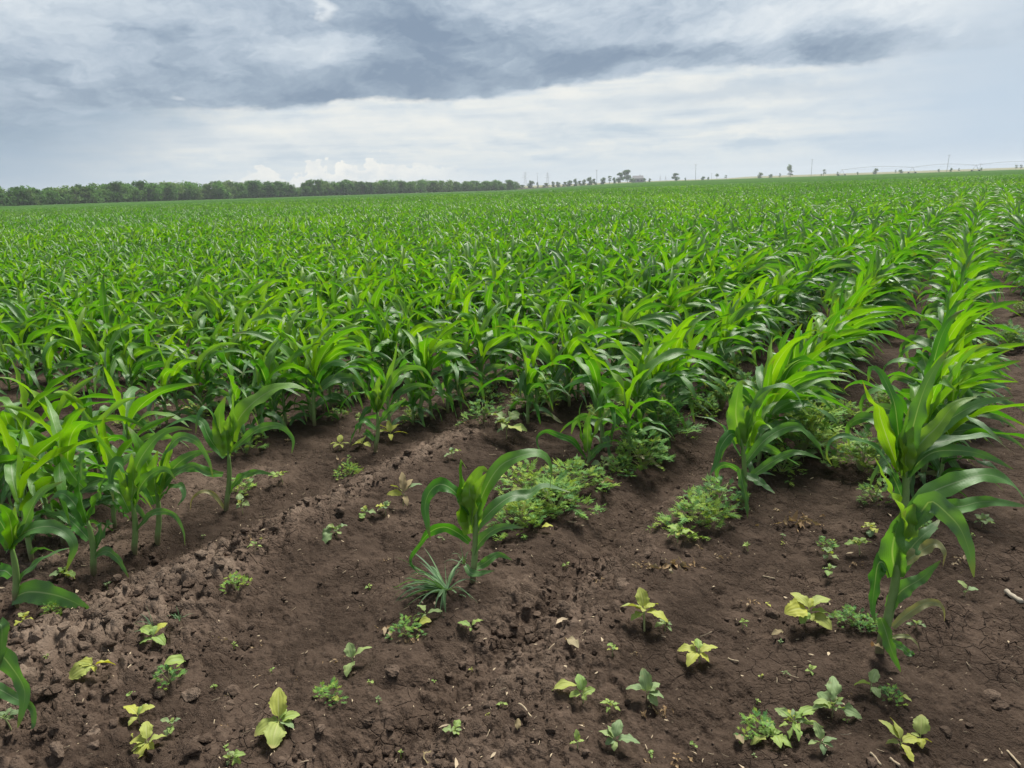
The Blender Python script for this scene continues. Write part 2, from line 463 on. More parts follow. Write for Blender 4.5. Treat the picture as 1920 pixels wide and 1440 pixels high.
def blade(mb, P, width, side, fold=0.35, ripple=0.25, rfreq=5, twist=0.0, twist1=0.0, age=0.5, na=5, prof=prof_corn, ph=0.0, age1=None, teeth=0.05):
    """ribbon leaf along centre line P; side: constant side vector or per-point"""
    n = len(P)
    s = np.linspace(0, 1, n)
    T = nrm(np.gradient(P, axis=0))
    S = np.broadcast_to(side, P.shape)
    S = nrm(S - T * np.sum(S * T, 1, keepdims=True))
    Nn = np.cross(T, S)
    flip = np.where(np.sum(Nn * [0, 0, 1], 1).mean() < -0.3, -1, 1)
    Nn = Nn * flip
    an = twist + twist1 * s
    S2 = S * np.cos(an)[:, None] + Nn * np.sin(an)[:, None]
    N2 = Nn * np.cos(an)[:, None] - S * np.sin(an)[:, None]
    w = width * 0.5 * prof(s)
    o = np.linspace(-1, 1, na)
    jag = 1 + teeth * np.where(np.abs(o) > .9, 1, 0)[None] * np.sin(s[:, None] * 47 + ph * 3 + o[None] * 2.2) + teeth * .8 * np.sin(s[:, None] * 17 + ph + o[None])
    fo = (fold * (1 - 0.65 * s))[:, None]
    ao = np.abs(o)[None]
    lat = jag * o[None] * np.cos(fo * (0.5 + 0.5 * ao)) * w[:, None]
    up = ao * np.sin(fo) * w[:, None]
    rp = ripple * w[:, None] * ao ** 2 * np.sin(2 * np.pi * rfreq * s[:, None] + ph + np.where(o > 0, 1.9, 0)[None]) * np.sin(np.pi * np.clip(s * 1.1, 0, 1))[:, None]
    G = P[:, None] + lat[..., None] * S2[:, None] + (up + rp)[..., None] * N2[:, None]
    U = np.tile(o * 0.5 + 0.5, (n, 1)); V = np.tile(s[:, None], (1, na))
    ag = age if age1 is None else np.tile((age + (age1 - age) * s)[:, None], (1, na))
    mb.grid(G, U, V, ag)

WIND = np.array([0.96, 0.25, 0.0])
def leaf_line(g, z0, phi, L, e0, bend, n, wind, r0=0.008, x0=(0, 0), bpow=1.25):
    s = np.linspace(0, 1, n); ds = L / (n - 1)
    e = np.maximum(e0 - bend * s ** bpow, -1.35)
    h = np.array([math.cos(phi), math.sin(phi), 0])
    D = np.cos(e)[:, None] * h + np.sin(e)[:, None] * np.array([0, 0, 1.0])
    D = nrm(D + wind * (s ** 0.8)[:, None] * WIND)
    P = np.zeros((n, 3)); P[0] = [x0[0] + h[0] * r0, x0[1] + h[1] * r0, z0]
    P[1:] = P[0] + np.cumsum(D[:-1] * ds, 0)
    P[:, 2] = np.maximum(P[:, 2], 0.006 + 0.01 * np.abs(np.sin(7 * s)))
    return P, np.array([-h[1], h[0], 0.0])

def corn_geo(seed, H=0.62, nleaf=9, wind=0.45, n=15, na=5, sides=8, phi0=None):
    """parts of one corn plant: [(name, MB, material)]"""
    g = np.random.default_rng(seed)
    parts = []
    hs = 0.50 * H
    lean = g.normal(0, 0.02, 2) + np.array([0.025 * wind, 0])
    k = 7
    t = np.linspace(0, 1, k)
    SP = np.stack([lean[0] * t ** 2, lean[1] * t ** 2, hs * 1.15 * t - 0.02], 1)
    st = MB()
    st.tube(SP, np.interp(t, [0, 0.1, 0.6, 1], [0.0105, 0.0120, 0.0105, 0.006]), sides, age=t)
    parts.append(('stalk', st, M['stalk']))
    phi0 = g.uniform(0, 2 * np.pi) if phi0 is None else phi0
    for i in range(nleaf):
        q = i / (nleaf - 1)
        z0 = 0.03 + hs * 0.98 * q ** 0.85
        phi = phi0 + np.pi * i + g.normal(0, 0.4)
        L = H * np.interp(q, [0, 0.3, 0.6, 0.85, 1], [0.34, 0.60, 0.78, 0.74, 0.52]) * g.uniform(0.8, 1.2)
        e0 = R(np.interp(q, [0, 0.35, 0.7, 1], [32, 50, 66, 82]) + g.normal(0, 8))
        bend = R(np.interp(q, [0, 0.35, 0.7, 1], [105, 138, 130, 55]) * g.uniform(0.7, 1.4))
        W = np.interp(q, [0, 0.3, 0.65, 1], [0.030, 0.052, 0.066, 0.064]) * g.uniform(0.85, 1.12) * (H / 0.62)
        fold = np.interp(q, [0, 0.6, 1], [0.25, 0.4, 0.8])
        age = float(np.clip(np.interp(q, [0, 0.4, 0.75, 1], [0.95, 0.75, 0.38, 0.05]) + g.normal(0, 0.08), 0, 1))
        x0 = (np.interp(z0 / (hs * 1.15), t, SP[:, 0]), np.interp(z0 / (hs * 1.15), t, SP[:, 1]))
        P, S = leaf_line(g, z0, phi, L, e0, bend, n, wind * np.interp(q, [0, 1], [0.4, 1.0]) * g.uniform(0.6, 1.3), 0.010, x0)
        mb = MB()
        blade(mb, P, W, S, fold, g.uniform(0.25, 0.65), g.uniform(2.0, 4.5), g.normal(0, 0.4), g.normal(0, 1.7), age, na, ph=g.uniform(0, 6),
              age1=min(1, age + 0.25))
        parts.append(('leaf', mb, M['corn_old'] if (i == 0 and g.random() < 0.35) else M['corn']))
    return parts

def merged(parts, name):
    """the same plant as one mesh (for plants too far to show their parts)"""
    mb = MB()
    for nm, b, m in parts:
        if m is M['corn_old']: pass
        off = mb.n
        mb.v += b.v; mb.uv += b.uv
        mb.age += b.age
        mb.f += [f + off for f in b.f]; mb.n += b.n
    return mb.mesh(name, M['corn'])

# ------------------------------------------------------------------ ground
def build_ground():
    an = np.concatenate([np.linspace(-180, -48, 24, endpoint=False), np.linspace(-48, 48, 640, endpoint=False), np.linspace(48, 180, 24, endpoint=False)])
    an = R(1) * an
    rad = [0.55]
    while rad[-1] < 11: rad.append(rad[-1] * 1.0046)
    while rad[-1] < 2700: rad.append(rad[-1] * 1.035)
    rad = np.array(rad)
    A, D = np.meshgrid(an, rad)
    X, Y = D * np.sin(A), D * np.cos(A)
    Z = np.empty_like(X); dry = np.empty_like(X)
    for i in range(0, len(rad), 100):
        Z[i:i + 100], dry[i:i + 100] = soil(X[i:i + 100], Y[i:i + 100])
    n, m = X.shape
    V = np.concatenate([np.stack([X, Y, Z], -1).reshape(-1, 3), [[0, 0, 0]]])
    i, j = np.meshgrid(np.arange(n - 1), np.arange(m), indexing='ij')
    j2 = (j + 1) % m
    Fq = np.stack([i * m + j, (i + 1) * m + j, (i + 1) * m + j2, i * m + j2], -1).reshape(-1, 4)[:, ::-1]
    mb = MB(); mb.raw(V, Fq)
    me = mb.mesh('ground', M['soil'])
    at = me.attributes.new('dry', 'FLOAT', 'POINT')
    at.data.foreach_set('value', np.append(dry.reshape(-1), 0.2).astype(np.float32))
    o = bpy.data.objects.new('ground', me); COL.objects.link(o)
    tag(o, kind='structure')
    o['label'] = 'dark brown crumbly field soil with furrows'
build_ground()

def ico(sub=1):
    import bmesh
    bm = bmesh.new(); bmesh.ops.create_icosphere(bm, subdivisions=sub, radius=1)
    V = np.array([v.co[:] for v in bm.verts]); Fq = np.array([[v.index for v in f.verts] for f in bm.faces]); bm.free()
    return V, Fq
ICO1, ICO2, ICO3 = ico(1), ico(2), ico(3)

def clod_verts(g, V, r, flat=0.65):
    d = V.copy()
    for _ in range(7):
        ax = nrm(g.normal(size=3)); lim = g.uniform(0.5, 0.85)
        pr = d @ ax
        d = d - np.maximum(pr - lim, 0)[:, None] * ax * 0.9
    d = d * (1 + 0.10 * np.sin(d @ g.normal(0, 4, 3) + g.uniform(0, 6)) + 0.07 * np.sin(d @ g.normal(0, 9, 3)))[:, None]
    d = d * np.array([g.uniform(0.8, 1.25), g.uniform(0.7, 1.1), flat * g.uniform(0.7, 1.2)])
    th = g.uniform(0, 6.28); c, s = math.cos(th), math.sin(th)
    return np.stack([d[:, 0] * c - d[:, 1] * s, d[:, 0] * s + d[:, 1] * c, d[:, 2]], 1) * r

def build_clods():
    g = np.random.default_rng(3)
    mb = MB()
    n = 60000
    d = 1.2 + 6.5 * g.random(n) ** 1.5; a = R(g.uniform(-44, 44, n))
    X, Y = d * np.sin(a), d * np.cos(a)
    cm = crumb_mask(X, Y)
    keep = g.random(n) < (0.035 + 0.47 * np.clip(cm, 0, 1) ** 1.5) * np.clip(3.5 / (d + .5), .3, 1)
    X, Y, cm = X[keep], Y[keep], cm[keep]
    Z, dry = soil(X, Y)
    rr = np.exp(g.normal(math.log(0.0075), 0.55, len(X))); rr = np.clip(rr * (0.6 + 0.5 * cm), 0.003, 0.026)
    for x, y, z, r, dr in zip(X, Y, Z, rr, dry):
        V, Fq = ICO2 if r > 0.012 else ICO1
        mb.raw(clod_verts(g, V, r) + [x, y, z + r * 0.25], Fq, float(np.clip(dr * 0.7 + g.uniform(-0.15, 0.4), 0, 1)))
    o = mb.obj('soil_crumbs', M['clod'], smooth=False)
    tag(o, 'small loose crumbs of dry earth scattered along the furrow ridges', 'soil crumbs', kind='stuff')
build_clods()

def build_straw():
    g = np.random.default_rng(5)
    mb = MB()
    n = 1900
    d = 1.3 + 5 * g.random(n) ** 1.3; a = R(g.uniform(-42, 42, n))
    X, Y = d * np.sin(a), d * np.cos(a); Z, _ = soil(X, Y)
    for x, y, z in zip(X, Y, Z):
        L = float(np.clip(np.exp(g.normal(math.log(0.009), 0.65)), 0.003, 0.05)); th = g.uniform(0, 6.28)
        t = np.linspace(-0.5, 0.5, 4)
        k = g.normal(0, 0.25)
        P = np.stack([x + L * t * math.cos(th) - k * L * t ** 2 * math.sin(th), y + L * t * math.sin(th) + k * L * t ** 2 * math.cos(th), z + 0.005 + g.uniform(0, 0.25) * L * (t + 0.5)], 1)
        if g.random() < 0.5: mb.tube(P, 0.0006 + 0.0010 * g.random(), 4, g.random())
        else: blade(mb, P, L * g.uniform(0.12, 0.4), np.array([-math.sin(th), math.cos(th), 0.4]), 0.5, 0.5, 1, age=g.random(), na=3, prof=prof_ovate)
    o = mb.obj('straw_litter', M['straw'])
    tag(o, 'tiny bleached bits of straw and husk strewn over the soil', 'straw litter', kind='stuff')
build_straw()

# ------------------------------------------------------------------ corn
HERO_BASES = []
def unproj(px, py, base, off):
    """pixel -> point on the vertical plane through the plant's base facing the viewer, off metres behind it"""
    hf = np.array([0, 1.0, 0])
    v = ray(px, py)
    return EYE + v * ((base[1] + off) / v[1])

def hero(base_px, top_px, leaves, label, seed, r=0.0125, extra=0, H=0.6, group='corn plants at the front edge of the field'):
    g = np.random.default_rng(seed)
    b = ground(*base_px)
    for _ in range(3):
        b = ground(base_px[0], base_px[1], soil_z(b[0], b[1]))
    HERO_BASES.append((b[0], b[1]))
    root = thing('corn_plant', b, label, 'corn plant', group)
    top = unproj(*top_px, b, 0) - b
    st = MB()
    t = np.linspace(0, 1, 8)
    bow = np.array([0.012, 0, 0]) * np.sin(np.pi * t)[:, None]
    SP = top[None] * t[:, None] + bow; SP[0, 2] -= 0.03
    st.tube(SP, np.interp(t, [0, 0.12, 0.7, 1], [0.86, 1.0, 0.85, 0.45]) * r, 12, age=t)
    st.obj('stalk', M['stalk'], root)
    for i, lf in enumerate(leaves):
        pts, W, age = lf[0], lf[1], lf[2]
        kw = lf[3] if len(lf) > 3 else {}
        dep = kw.get('dep', g.normal(0, 0.08))
        n = len(pts)
        q = np.linspace(0, 1, n) ** 1.2
        off = dep * q if 'curve' not in kw else dep * q + kw['curve'] * np.sin(np.pi * q)
        P = np.array([unproj(p[0], p[1], b, o) for p, o in zip(pts, off)]) - b
        P = resample(P, 26)
        P[:, 2] = np.maximum(P[:, 2], -0.01)
        h = P[-1] - P[0]; h[2] = 0
        if np.linalg.norm(h) < 0.03: h = np.array([1.0, 0, 0])
        h = nrm(h); S = np.array([-h[1], h[0], 0])
        if S[1] < 0: S = -S
        # turn the blade's face a little towards the light and the viewer, as the drawn curve shows it
        tw = kw.get('tw', 0.7 + g.normal(0, 0.2)) * 1.15; tw1 = kw.get('tw1', g.normal(0, 0.5))
        mb = MB()
        up_ = age <= .2 and P[-1][2] > P[0][2]
        blade(mb, P, W * (1.35 if up_ else 1.0), S, kw.get('fold', 0.4) * (.75 if up_ else .6), kw.get('rip', g.uniform(0.22, 0.5)), g.uniform(2.5, 4.2), tw, tw1, age, 7, ph=g.uniform(0, 6), age1=min(1, age + 0.2))
        m = mb.obj('leaf', M[kw.get('mat', 'corn')], root)
        if kw.get('label'): m['label'] = kw['label']
    for nm, mb, mt in corn_geo(seed + 500, H, 9, 0.7, 15, 5)[1:1 + extra]:
        mb.obj(nm, mt, root)
    return root

hero((885, 1090), (887, 925), [
    ([(880, 990), (873, 933), (867, 895), (866, 866), (875, 878)], .060, .1, dict(fold=.7, tw=1.0, tw1=.2, dep=.03)),
    ([(888, 980), (903, 933), (923, 893), (947, 867), (993, 850), (1020, 853), (1033, 880), (1030, 925)], .058, .25, dict(tw=.8, tw1=-.3, dep=.1)),
    ([(882, 1000), (879, 945), (886, 905), (902, 880), (915, 884)], .075, .0, dict(fold=.5, tw=1.2, tw1=0, dep=.04)),
    ([(884, 985), (890, 935), (902, 905), (912, 888)], .055, .05, dict(fold=.8, tw=1.0, tw1=0, dep=-.03)),
    ([(880, 965), (853, 923), (827, 908), (807, 920), (797, 947), (800, 977), (807, 1012)], .054, .7, dict(tw=.7, tw1=.5, dep=-.1)),
    ([(888, 997), (907, 973), (930, 950), (960, 930), (993, 927), (1020, 910), (1070, 923)], .05, .7, dict(dep=.15)),
    ([(887, 1037), (903, 1013), (927, 993), (953, 987), (983, 990)], .042, .8, dict(dep=-.1)),
    ([(880, 1017), (860, 1000), (833, 988), (807, 997), (787, 1020), (773, 1040), (770, 1057), (787, 1077)], .040, .75, dict(tw=.9, tw1=1.5, dep=-.05)),
    ([(885, 1067), (907, 1057), (933, 1040), (960, 1050)], .034, .8),
    ([(873, 1060), (887, 1076), (927, 1070)], .030, .7, dict(dep=-.08)),
    ([(884, 950), (880, 915), (884, 890)], .05, .0, dict(fold=1.0, tw=1.2, tw1=0, dep=0)),
], 'lone young corn plant in the centre foreground beside a dark grass tuft', 11)

hero((422, 957), (428, 845), [
    ([(425, 853), (413, 807), (412, 773), (423, 743)], .060, .15, dict(fold=.8, tw=1.0, tw1=0, dep=.02)),
    ([(433, 847), (440, 800), (438, 767), (437, 740), (442, 748)], .055, .3, dict(fold=.7, tw=1.1, tw1=0, dep=-.03)),
    ([(437, 827), (447, 787), (477, 753), (513, 730), (547, 723), (580, 733)], .066, .2, dict(tw=.9, tw1=-.6, dep=.1)),
    ([(435, 845), (467, 817), (487, 803), (520, 798), (540, 810), (550, 827), (547, 850)], .045, .7, dict(dep=-.08)),
    ([(422, 857), (400, 833), (387, 810), (380, 793), (360, 785), (333, 790), (300, 807)], .045, .75, dict(dep=.1)),
    ([(421, 840), (405, 795), (392, 770), (381, 764), (371, 783), (367, 813)], .040, .8, dict(dep=-.1)),
    ([(418, 890), (393, 887), (367, 877), (333, 887), (307, 907)], .045, .75, dict(dep=.05)),
    ([(430, 925), (450, 897), (480, 885), (513, 890)], .042, .8, dict(dep=-.05)),
    ([(420, 953), (400, 927), (377, 922), (360, 937), (357, 957)], .022, .9, dict(mat='corn_old', label='shrivelled lowest leaf, pale and drying')),
    ([(428, 850), (428, 800), (432, 775)], .05, .0, dict(fold=1.0, tw=1.2, tw1=0, dep=0)),
], 'single corn plant left of centre at the head of the soil ridge', 12)

hero((250, 1038), (247, 938), [
    ([(247, 947), (233, 900), (213, 860), (190, 827), (170, 807)], .055, .25, dict(tw=.8)),
    ([(238, 910), (230, 877), (215, 868), (207, 900), (213, 940)], .052, .8, dict(tw=.8, tw1=.4, dep=-.1)),
    ([(252, 935), (255, 880), (277, 840), (303, 813), (333, 803), (360, 806)], .055, .3, dict(dep=.1)),
    ([(243, 975), (223, 955), (210, 940)], .04, .8),
    ([(252, 950), (262, 915), (285, 888), (312, 880), (330, 900)], .05, .6, dict(dep=-.08)),
    ([(255, 995), (287, 962), (323, 963), (343, 993), (347, 1023)], .03, .85, dict(dep=-.1)),
    ([(247, 940), (250, 890), (247, 850)], .055, .05, dict(fold=.9, tw=1.1, tw1=0, dep=0)),
    ([(243, 960), (225, 925), (200, 905), (180, 915)], .05, .6, dict(dep=.08)),
], 'thick stemmed corn plant in the middle of the small left foreground clump', 13)

hero((293, 1020), (293, 918), [
    ([(293, 927), (280, 880), (257, 827), (240, 800)], .055, .2, dict(tw=.8)),
    ([(297, 923), (310, 873), (322, 833), (338, 822)], .058, .3, dict(fold=.6, tw=1.0, tw1=.2)),
    ([(300, 910), (333, 870), (367, 850), (400, 847)], .055, .5, dict(dep=.1)),
    ([(298, 890), (315, 845), (337, 820), (367, 827), (390, 860), (400, 897)], .045, .7, dict(dep=-.1)),
    ([(297, 937), (317, 897), (360, 873), (387, 887), (413, 885)], .045, .75, dict(dep=-.05)),
    ([(296, 945), (315, 918), (338, 910), (345, 930), (333, 948)], .040, .8, dict(dep=-.1)),
    ([(293, 930), (290, 880), (296, 845)], .055, .05, dict(fold=.9, tw=1.1, tw1=0, dep=0)),
    ([(290, 945), (275, 915), (255, 905), (240, 925)], .045, .7),
], 'corn plant with thin stalk, rightmost of the small left foreground clump', 14)

hero((174, 1075), (163, 973), [
    ([(163, 977), (150, 923), (148, 890), (152, 868)], .062, .45, dict(fold=.7, tw=1.0, tw1=0)),
    ([(167, 975), (187, 923), (200, 877)], .06, .6, dict(fold=.5, tw=.9, tw1=0)),
    ([(157, 915), (133, 887), (113, 850)], .05, .3),
    ([(152, 900), (152, 873), (154, 850), (160, 845)], .045, .4, dict(fold=.6)),
    ([(167, 1012), (150, 993), (137, 980), (110, 957)], .042, .8),
    ([(176, 1033), (187, 1007), (187, 983), (178, 988)], .038, .8),
    ([(178, 1042), (200, 1033), (220, 1047), (233, 1067), (242, 1085)], .036, .85, dict(dep=-.08)),
    ([(165, 970), (185, 930), (205, 912), (225, 925)], .05, .6),
    ([(160, 985), (140, 945), (115, 925), (90, 940)], .05, .6),
], 'corn plant with a dark cupped top, leftmost of the three near stalks at left', 15)

hero((28, 1128), (20, 1020), [
    ([(12, 1032), (33, 1007), (67, 990), (100, 988), (127, 1003), (138, 1027), (123, 1073)], .058, .65, dict(tw=.8, tw1=-.4, dep=-.05)),
    ([(32, 1099), (45, 1077), (77, 1050), (110, 1033), (135, 1027)], .032, .75),
    ([(24, 1122), (53, 1110), (97, 1114), (133, 1126), (164, 1143), (185, 1158)], .085, .6, dict(tw=.9, tw1=.2, dep=-.12, fold=.3)),
    ([(25, 1025), (18, 973), (0, 945)], .058, .4, dict(tw=.9)),
    ([(28, 1020), (45, 985), (60, 950), (78, 922), (117, 903)], .055, .35),
    ([(22, 1080), (8, 1070), (-15, 1075), (-35, 1100)], .055, .7),
    ([(20, 1030), (5, 985), (-20, 960), (-40, 975)], .06, .6),
    ([(22, 1030), (30, 990), (28, 950)], .055, .1, dict(fold=.9, tw=1.1, tw1=0, dep=0)),
], 'corn plant at the left border with one broad low leaf over the soil', 16)

hero((-45, 1330), (-40, 1210), [
    ([(-35, 1250), (-5, 1225), (25, 1255), (45, 1290), (45, 1320), (33, 1365)], .060, .65, dict(tw=.8, tw1=.2, dep=-.08)),
    ([(-38, 1225), (-12, 1190), (2, 1170), (3, 1215), (-2, 1255)], .045, .7),
    ([(-42, 1300), (-10, 1290), (30, 1310), (62, 1330), (60, 1385)], .035, .8, dict(dep=-.08)),
    ([(-40, 1230), (-60, 1170), (-90, 1140)], .055, .4),
    ([(-40, 1220), (-35, 1160), (-40, 1110)], .055, .2, dict(fold=.8)),
], 'nearest corn plant, only its drooping leaf tips reaching in at the lower left', 17)

hero((1647, 1222), (1688, 1010), [
    ([(1668, 1078), (1657, 1056), (1646, 1058), (1640, 1098), (1636, 1138), (1641, 1168)], .062, .85, dict(tw=1.0, tw1=0, fold=.2, dep=-.06)),
    ([(1652, 1160), (1661, 1184), (1672, 1220), (1689, 1260)], .046, .6, dict(dep=-.1, tw=1.1, tw1=0)),
    ([(1674, 1176), (1694, 1157), (1728, 1134), (1756, 1130), (1769, 1143), (1771, 1165)], .030, .85, dict(mat='corn_old', label='greyish lower leaf with a yellowed tip')),
    ([(1665, 1200), (1694, 1216), (1711, 1240), (1703, 1261)], .025, .8),
    ([(1668, 1195), (1700, 1193), (1719, 1207), (1724, 1224)], .014, .8, dict(mat='corn_old')),
    ([(1667, 1142), (1689, 1109), (1728, 1084), (1764, 1051)], .050, .75, dict(tw=.8, dep=-.05)),
    ([(1680, 1080), (1673, 1033), (1683, 985), (1698, 957)], .080, .35, dict(fold=.6, tw=1.0, tw1=0, dep=-.02)),
    ([(1683, 1075), (1712, 1023), (1747, 990), (1763, 973)], .055, .7),
    ([(1692, 1058), (1727, 1033), (1753, 1020), (1770, 1033), (1768, 1062)], .042, .75, dict(mat='corn_old')),
    ([(1695, 1005), (1733, 952), (1747, 940), (1773, 960), (1800, 990), (1817, 1033), (1826, 1082)], .068, .75, dict(tw=.9, tw1=.3, dep=-.1)),
    ([(1700, 985), (1723, 947), (1747, 923), (1797, 903), (1847, 890), (1890, 903), (1917, 930), (1932, 962)], .062, .45, dict(tw=.7, dep=.05)),
    ([(1691, 1000), (1690, 962), (1673, 930), (1657, 893), (1640, 857)], .046, .05, dict(mat='corn', tw=.9)),
    ([(1697, 990), (1740, 955), (1800, 950), (1850, 940), (1930, 950)], .05, .6, dict(dep=.12)),
    ([(1690, 1010), (1700, 970), (1715, 945)], .06, .0, dict(fold=.9, tw=1.1, tw1=0, dep=0)),
], 'front corn plant of the rightmost row with a tall bare stalk foot on open soil', 18, r=.015)

hero((1690, 985), (1696, 872), [
    ([(1690, 893), (1683, 840), (1693, 800), (1705, 763)], .065, .1, dict(fold=.6, tw=1.0, tw1=0)),
    ([(1696, 880), (1712, 800), (1733, 730), (1757, 685), (1782, 655)], .075, .55, dict(tw=1.0, tw1=0, fold=.3, dep=.05)),
    ([(1690, 870), (1683, 800), (1677, 757), (1663, 720), (1647, 695), (1632, 690), (1628, 718)], .065, .65, dict(tw=1.0, tw1=-.2)),
    ([(1700, 870), (1727, 830), (1757, 800), (1790, 760), (1832, 743)], .055, .1, dict(tw=.8)),
    ([(1685, 882), (1663, 820), (1650, 780), (1648, 763), (1632, 747), (1617, 713)], .050, .1, dict(mat='corn_stripe', tw=1.0, tw1=2.2, label='twisted yellow striped leaf')),
    ([(1685, 905), (1653, 850), (1630, 833), (1607, 823), (1580, 817), (1557, 827), (1550, 853), (1560, 873)], .034, .7, dict(dep=-.05)),
    ([(1697, 893), (1730, 840), (1773, 827), (1813, 820), (1853, 817), (1897, 847)], .055, .75, dict(dep=-.05)),
    ([(1698, 880), (1740, 820), (1790, 780), (1840, 755), (1900, 745)], .062, .5, dict(dep=.1)),
    ([(1700, 890), (1745, 850), (1800, 845), (1850, 855), (1900, 880)], .055, .7, dict(dep=-.1)),
    ([(1695, 880), (1700, 830), (1712, 800)], .065, .0, dict(fold=.9, tw=1.1, tw1=0, dep=0)),
    ([(1694, 890), (1690, 845), (1685, 820)], .065, .02, dict(fold=.9, tw=1.1, tw1=0, dep=-.03)),
    ([(1690, 930), (1672, 890), (1655, 880), (1640, 900)], .045, .8),
], 'second corn plant of the rightmost row with tall leaves and a yellow twisted leaf', 19, r=.016)

hero((1393, 955), (1390, 822), [
    ([(1390, 830), (1380, 780), (1383, 740), (1390, 717), (1402, 722)], .062, .2, dict(fold=.6, tw=1.0, tw1=0)),
    ([(1393, 830), (1410, 780), (1432, 742), (1450, 727)], .06, .3, dict(fold=.5, tw=.9, tw1=0)),
    ([(1395, 835), (1415, 760), (1447, 727), (1473, 723), (1493, 740), (1513, 775)], .055, .75, dict(tw=.7, dep=-.08)),
    ([(1390, 842), (1374, 813), (1353, 835), (1343, 867), (1330, 893)], .050, .8, dict(tw=.8, dep=-.1)),
    ([(1387, 880), (1393, 907), (1400, 940), (1402, 972)], .046, .75, dict(tw=1.0, tw1=0, dep=-.12)),
    ([(1402, 898), (1450, 865), (1493, 848), (1540, 860)], .045, .6, dict(dep=-.05)),
    ([(1398, 890), (1423, 903), (1453, 925)], .045, .75, dict(dep=-.1)),
    ([(1387, 855), (1360, 807), (1337, 787), (1303, 780)], .040, .65),
    ([(1390, 830), (1398, 785), (1402, 760)], .06, .0, dict(fold=.9, tw=1.1, tw1=0, dep=0)),
    ([(1396, 870), (1440, 820), (1490, 800), (1530, 830), (1545, 860)], .05, .7, dict(dep=.08)),
], 'front corn plant of the second row from the right, beside a green weed patch', 20)

hero((1100, 872), (1102, 840), [
    ([(1100, 848), (1090, 807), (1087, 773), (1093, 750)], .055, .35, dict(fold=.7, tw=1.0, tw1=0)),
    ([(1105, 842), (1120, 800), (1140, 773), (1163, 757)], .05, .25),
    ([(1098, 860), (1077, 830), (1050, 817), (1023, 808), (1007, 820), (1010, 840), (1023, 855)], .034, .75, dict(tw=.8, tw1=1.2)),
    ([(1102, 845), (1102, 800), (1106, 770)], .045, .1, dict(fold=.9, tw=1.1, tw1=0, dep=0)),
    ([(1103, 862), (1125, 838), (1150, 835)], .04, .7),
], 'small corn plant rising behind the bright green weed patch with a curling left leaf', 21, r=.0095)

hero((703, 842), (707, 770), [
    ([(707, 776), (686, 730), (667, 693)], .055, .6, dict(fold=.6, tw=1.0, tw1=0)),
    ([(705, 773), (699, 715), (694, 690)], .055, .4, dict(fold=.6, tw=1.0, tw1=0)),
    ([(709, 772), (724, 722), (715, 695), (697, 687)], .055, .75, dict(tw=1.0)),
    ([(710, 770), (733, 705), (742, 665), (745, 640)], .055, .2, dict(fold=.5, tw=.9)),
    ([(706, 800), (733, 767), (762, 748)], .045, .7),
    ([(702, 825), (685, 810), (684, 840)], .035, .85),
    ([(704, 805), (682, 790), (665, 810), (655, 835)], .045, .8),
    ([(711, 765), (745, 700), (790, 690), (815, 720)], .05, .5),
    ([(707, 770), (708, 730), (712, 705)], .055, .05, dict(fold=.9, tw=1.1, tw1=0, dep=0)),
], 'cup topped corn plant standing alone on the far side of the soil ridge', 22)

# more of the plants at the field's front edge: measured foot points, grown leaves
EDGE = [((840, 775), .60, 'corn plant with a bare pale stalk at the dark soil edge left of centre'),
        ((775, 800), .42, 'short corn plant between two taller ones near a yellow wilted seedling'),
        ((990, 805), .60, 'dark cupped corn plant above the broad leaved weed in mid picture'),
        ((590, 800), .68, 'large leafy corn plant right of the two yellow leaved seedling'),
        ((1180, 872), .55, 'corn plant rooted in the tall weeds left of the dark soil gap'),
        ((1130, 845), .66, 'tall corn plant directly behind the small curling one')]

PROTO_N = 14
PROT = [corn_geo(100 + i, H=float(rng.uniform(0.58, 0.68)), nleaf=int(rng.integers(9, 12)), wind=float(np.interp(i, [0, PROTO_N - 8, PROTO_N - 7, PROTO_N - 1], [.1, .4, .8, 1.8]))) for i in range(PROTO_N)]
PROT_MESH = [[(nm, mb.mesh('corn_' + nm, mt), mt) for nm, mb, mt in p] for p in PROT]
PROT_ONE = [merged(corn_geo(100 + i, H=.63, nleaf=10, wind=float(np.interp(i, [0, PROTO_N - 8, PROTO_N - 7, PROTO_N - 1], [.1, .4, .6, 1.5])), n=12, na=5, sides=6), 'corn_whole') for i in range(PROTO_N)]

def corn_individual(x, y, H, label, group, parts, g, windy=False):
    i = int(g.integers(PROTO_N)); s = H / 0.63
    if windy: i = PROTO_N - 7 + i % 7
    z = soil_z(x, y)
    if parts:
        r = thing('corn_plant', (x, y, z), label, 'corn plant', group, float(g.normal(0, 0.3) if windy else g.uniform(-1.7, 1.7)), s)
        for nm, me, mt in PROT_MESH[i]:
            o = bpy.data.objects.new(nm, me); COL.objects.link(o); o.parent = r
    else:
        o = bpy.data.objects.new('corn_plant', PROT_ONE[i]); COL.objects.link(o)
        o.location = (x, y, z); o.rotation_euler = (0, 0, float(g.normal(0, 0.3) if windy else g.uniform(-1.7, 1.7))); o.scale = (s, s, s)
        tag(o, label, 'corn plant', group)

gp = np.random.default_rng(21)
for (px, H, lab) in EDGE:
    b = ground(*px); HERO_BASES.append((b[0], b[1]))
    corn_individual(b[0], b[1], H, lab, 'corn plants at the front edge of the field', True, gp)

START = {-1: 9.0, 0: 3.72, 1: 3.5, 2: 3.8, 3: 4.0, 4: 3.35, 5: 2.75, 6: 2.75, 7: 2.8, 8: 2.6, 9: 2.5, 10: 2.4}
def start_of(k):
    if k in START: return START[k]
    return 3.0 + 0.25 * math.sin(k * 1.7)

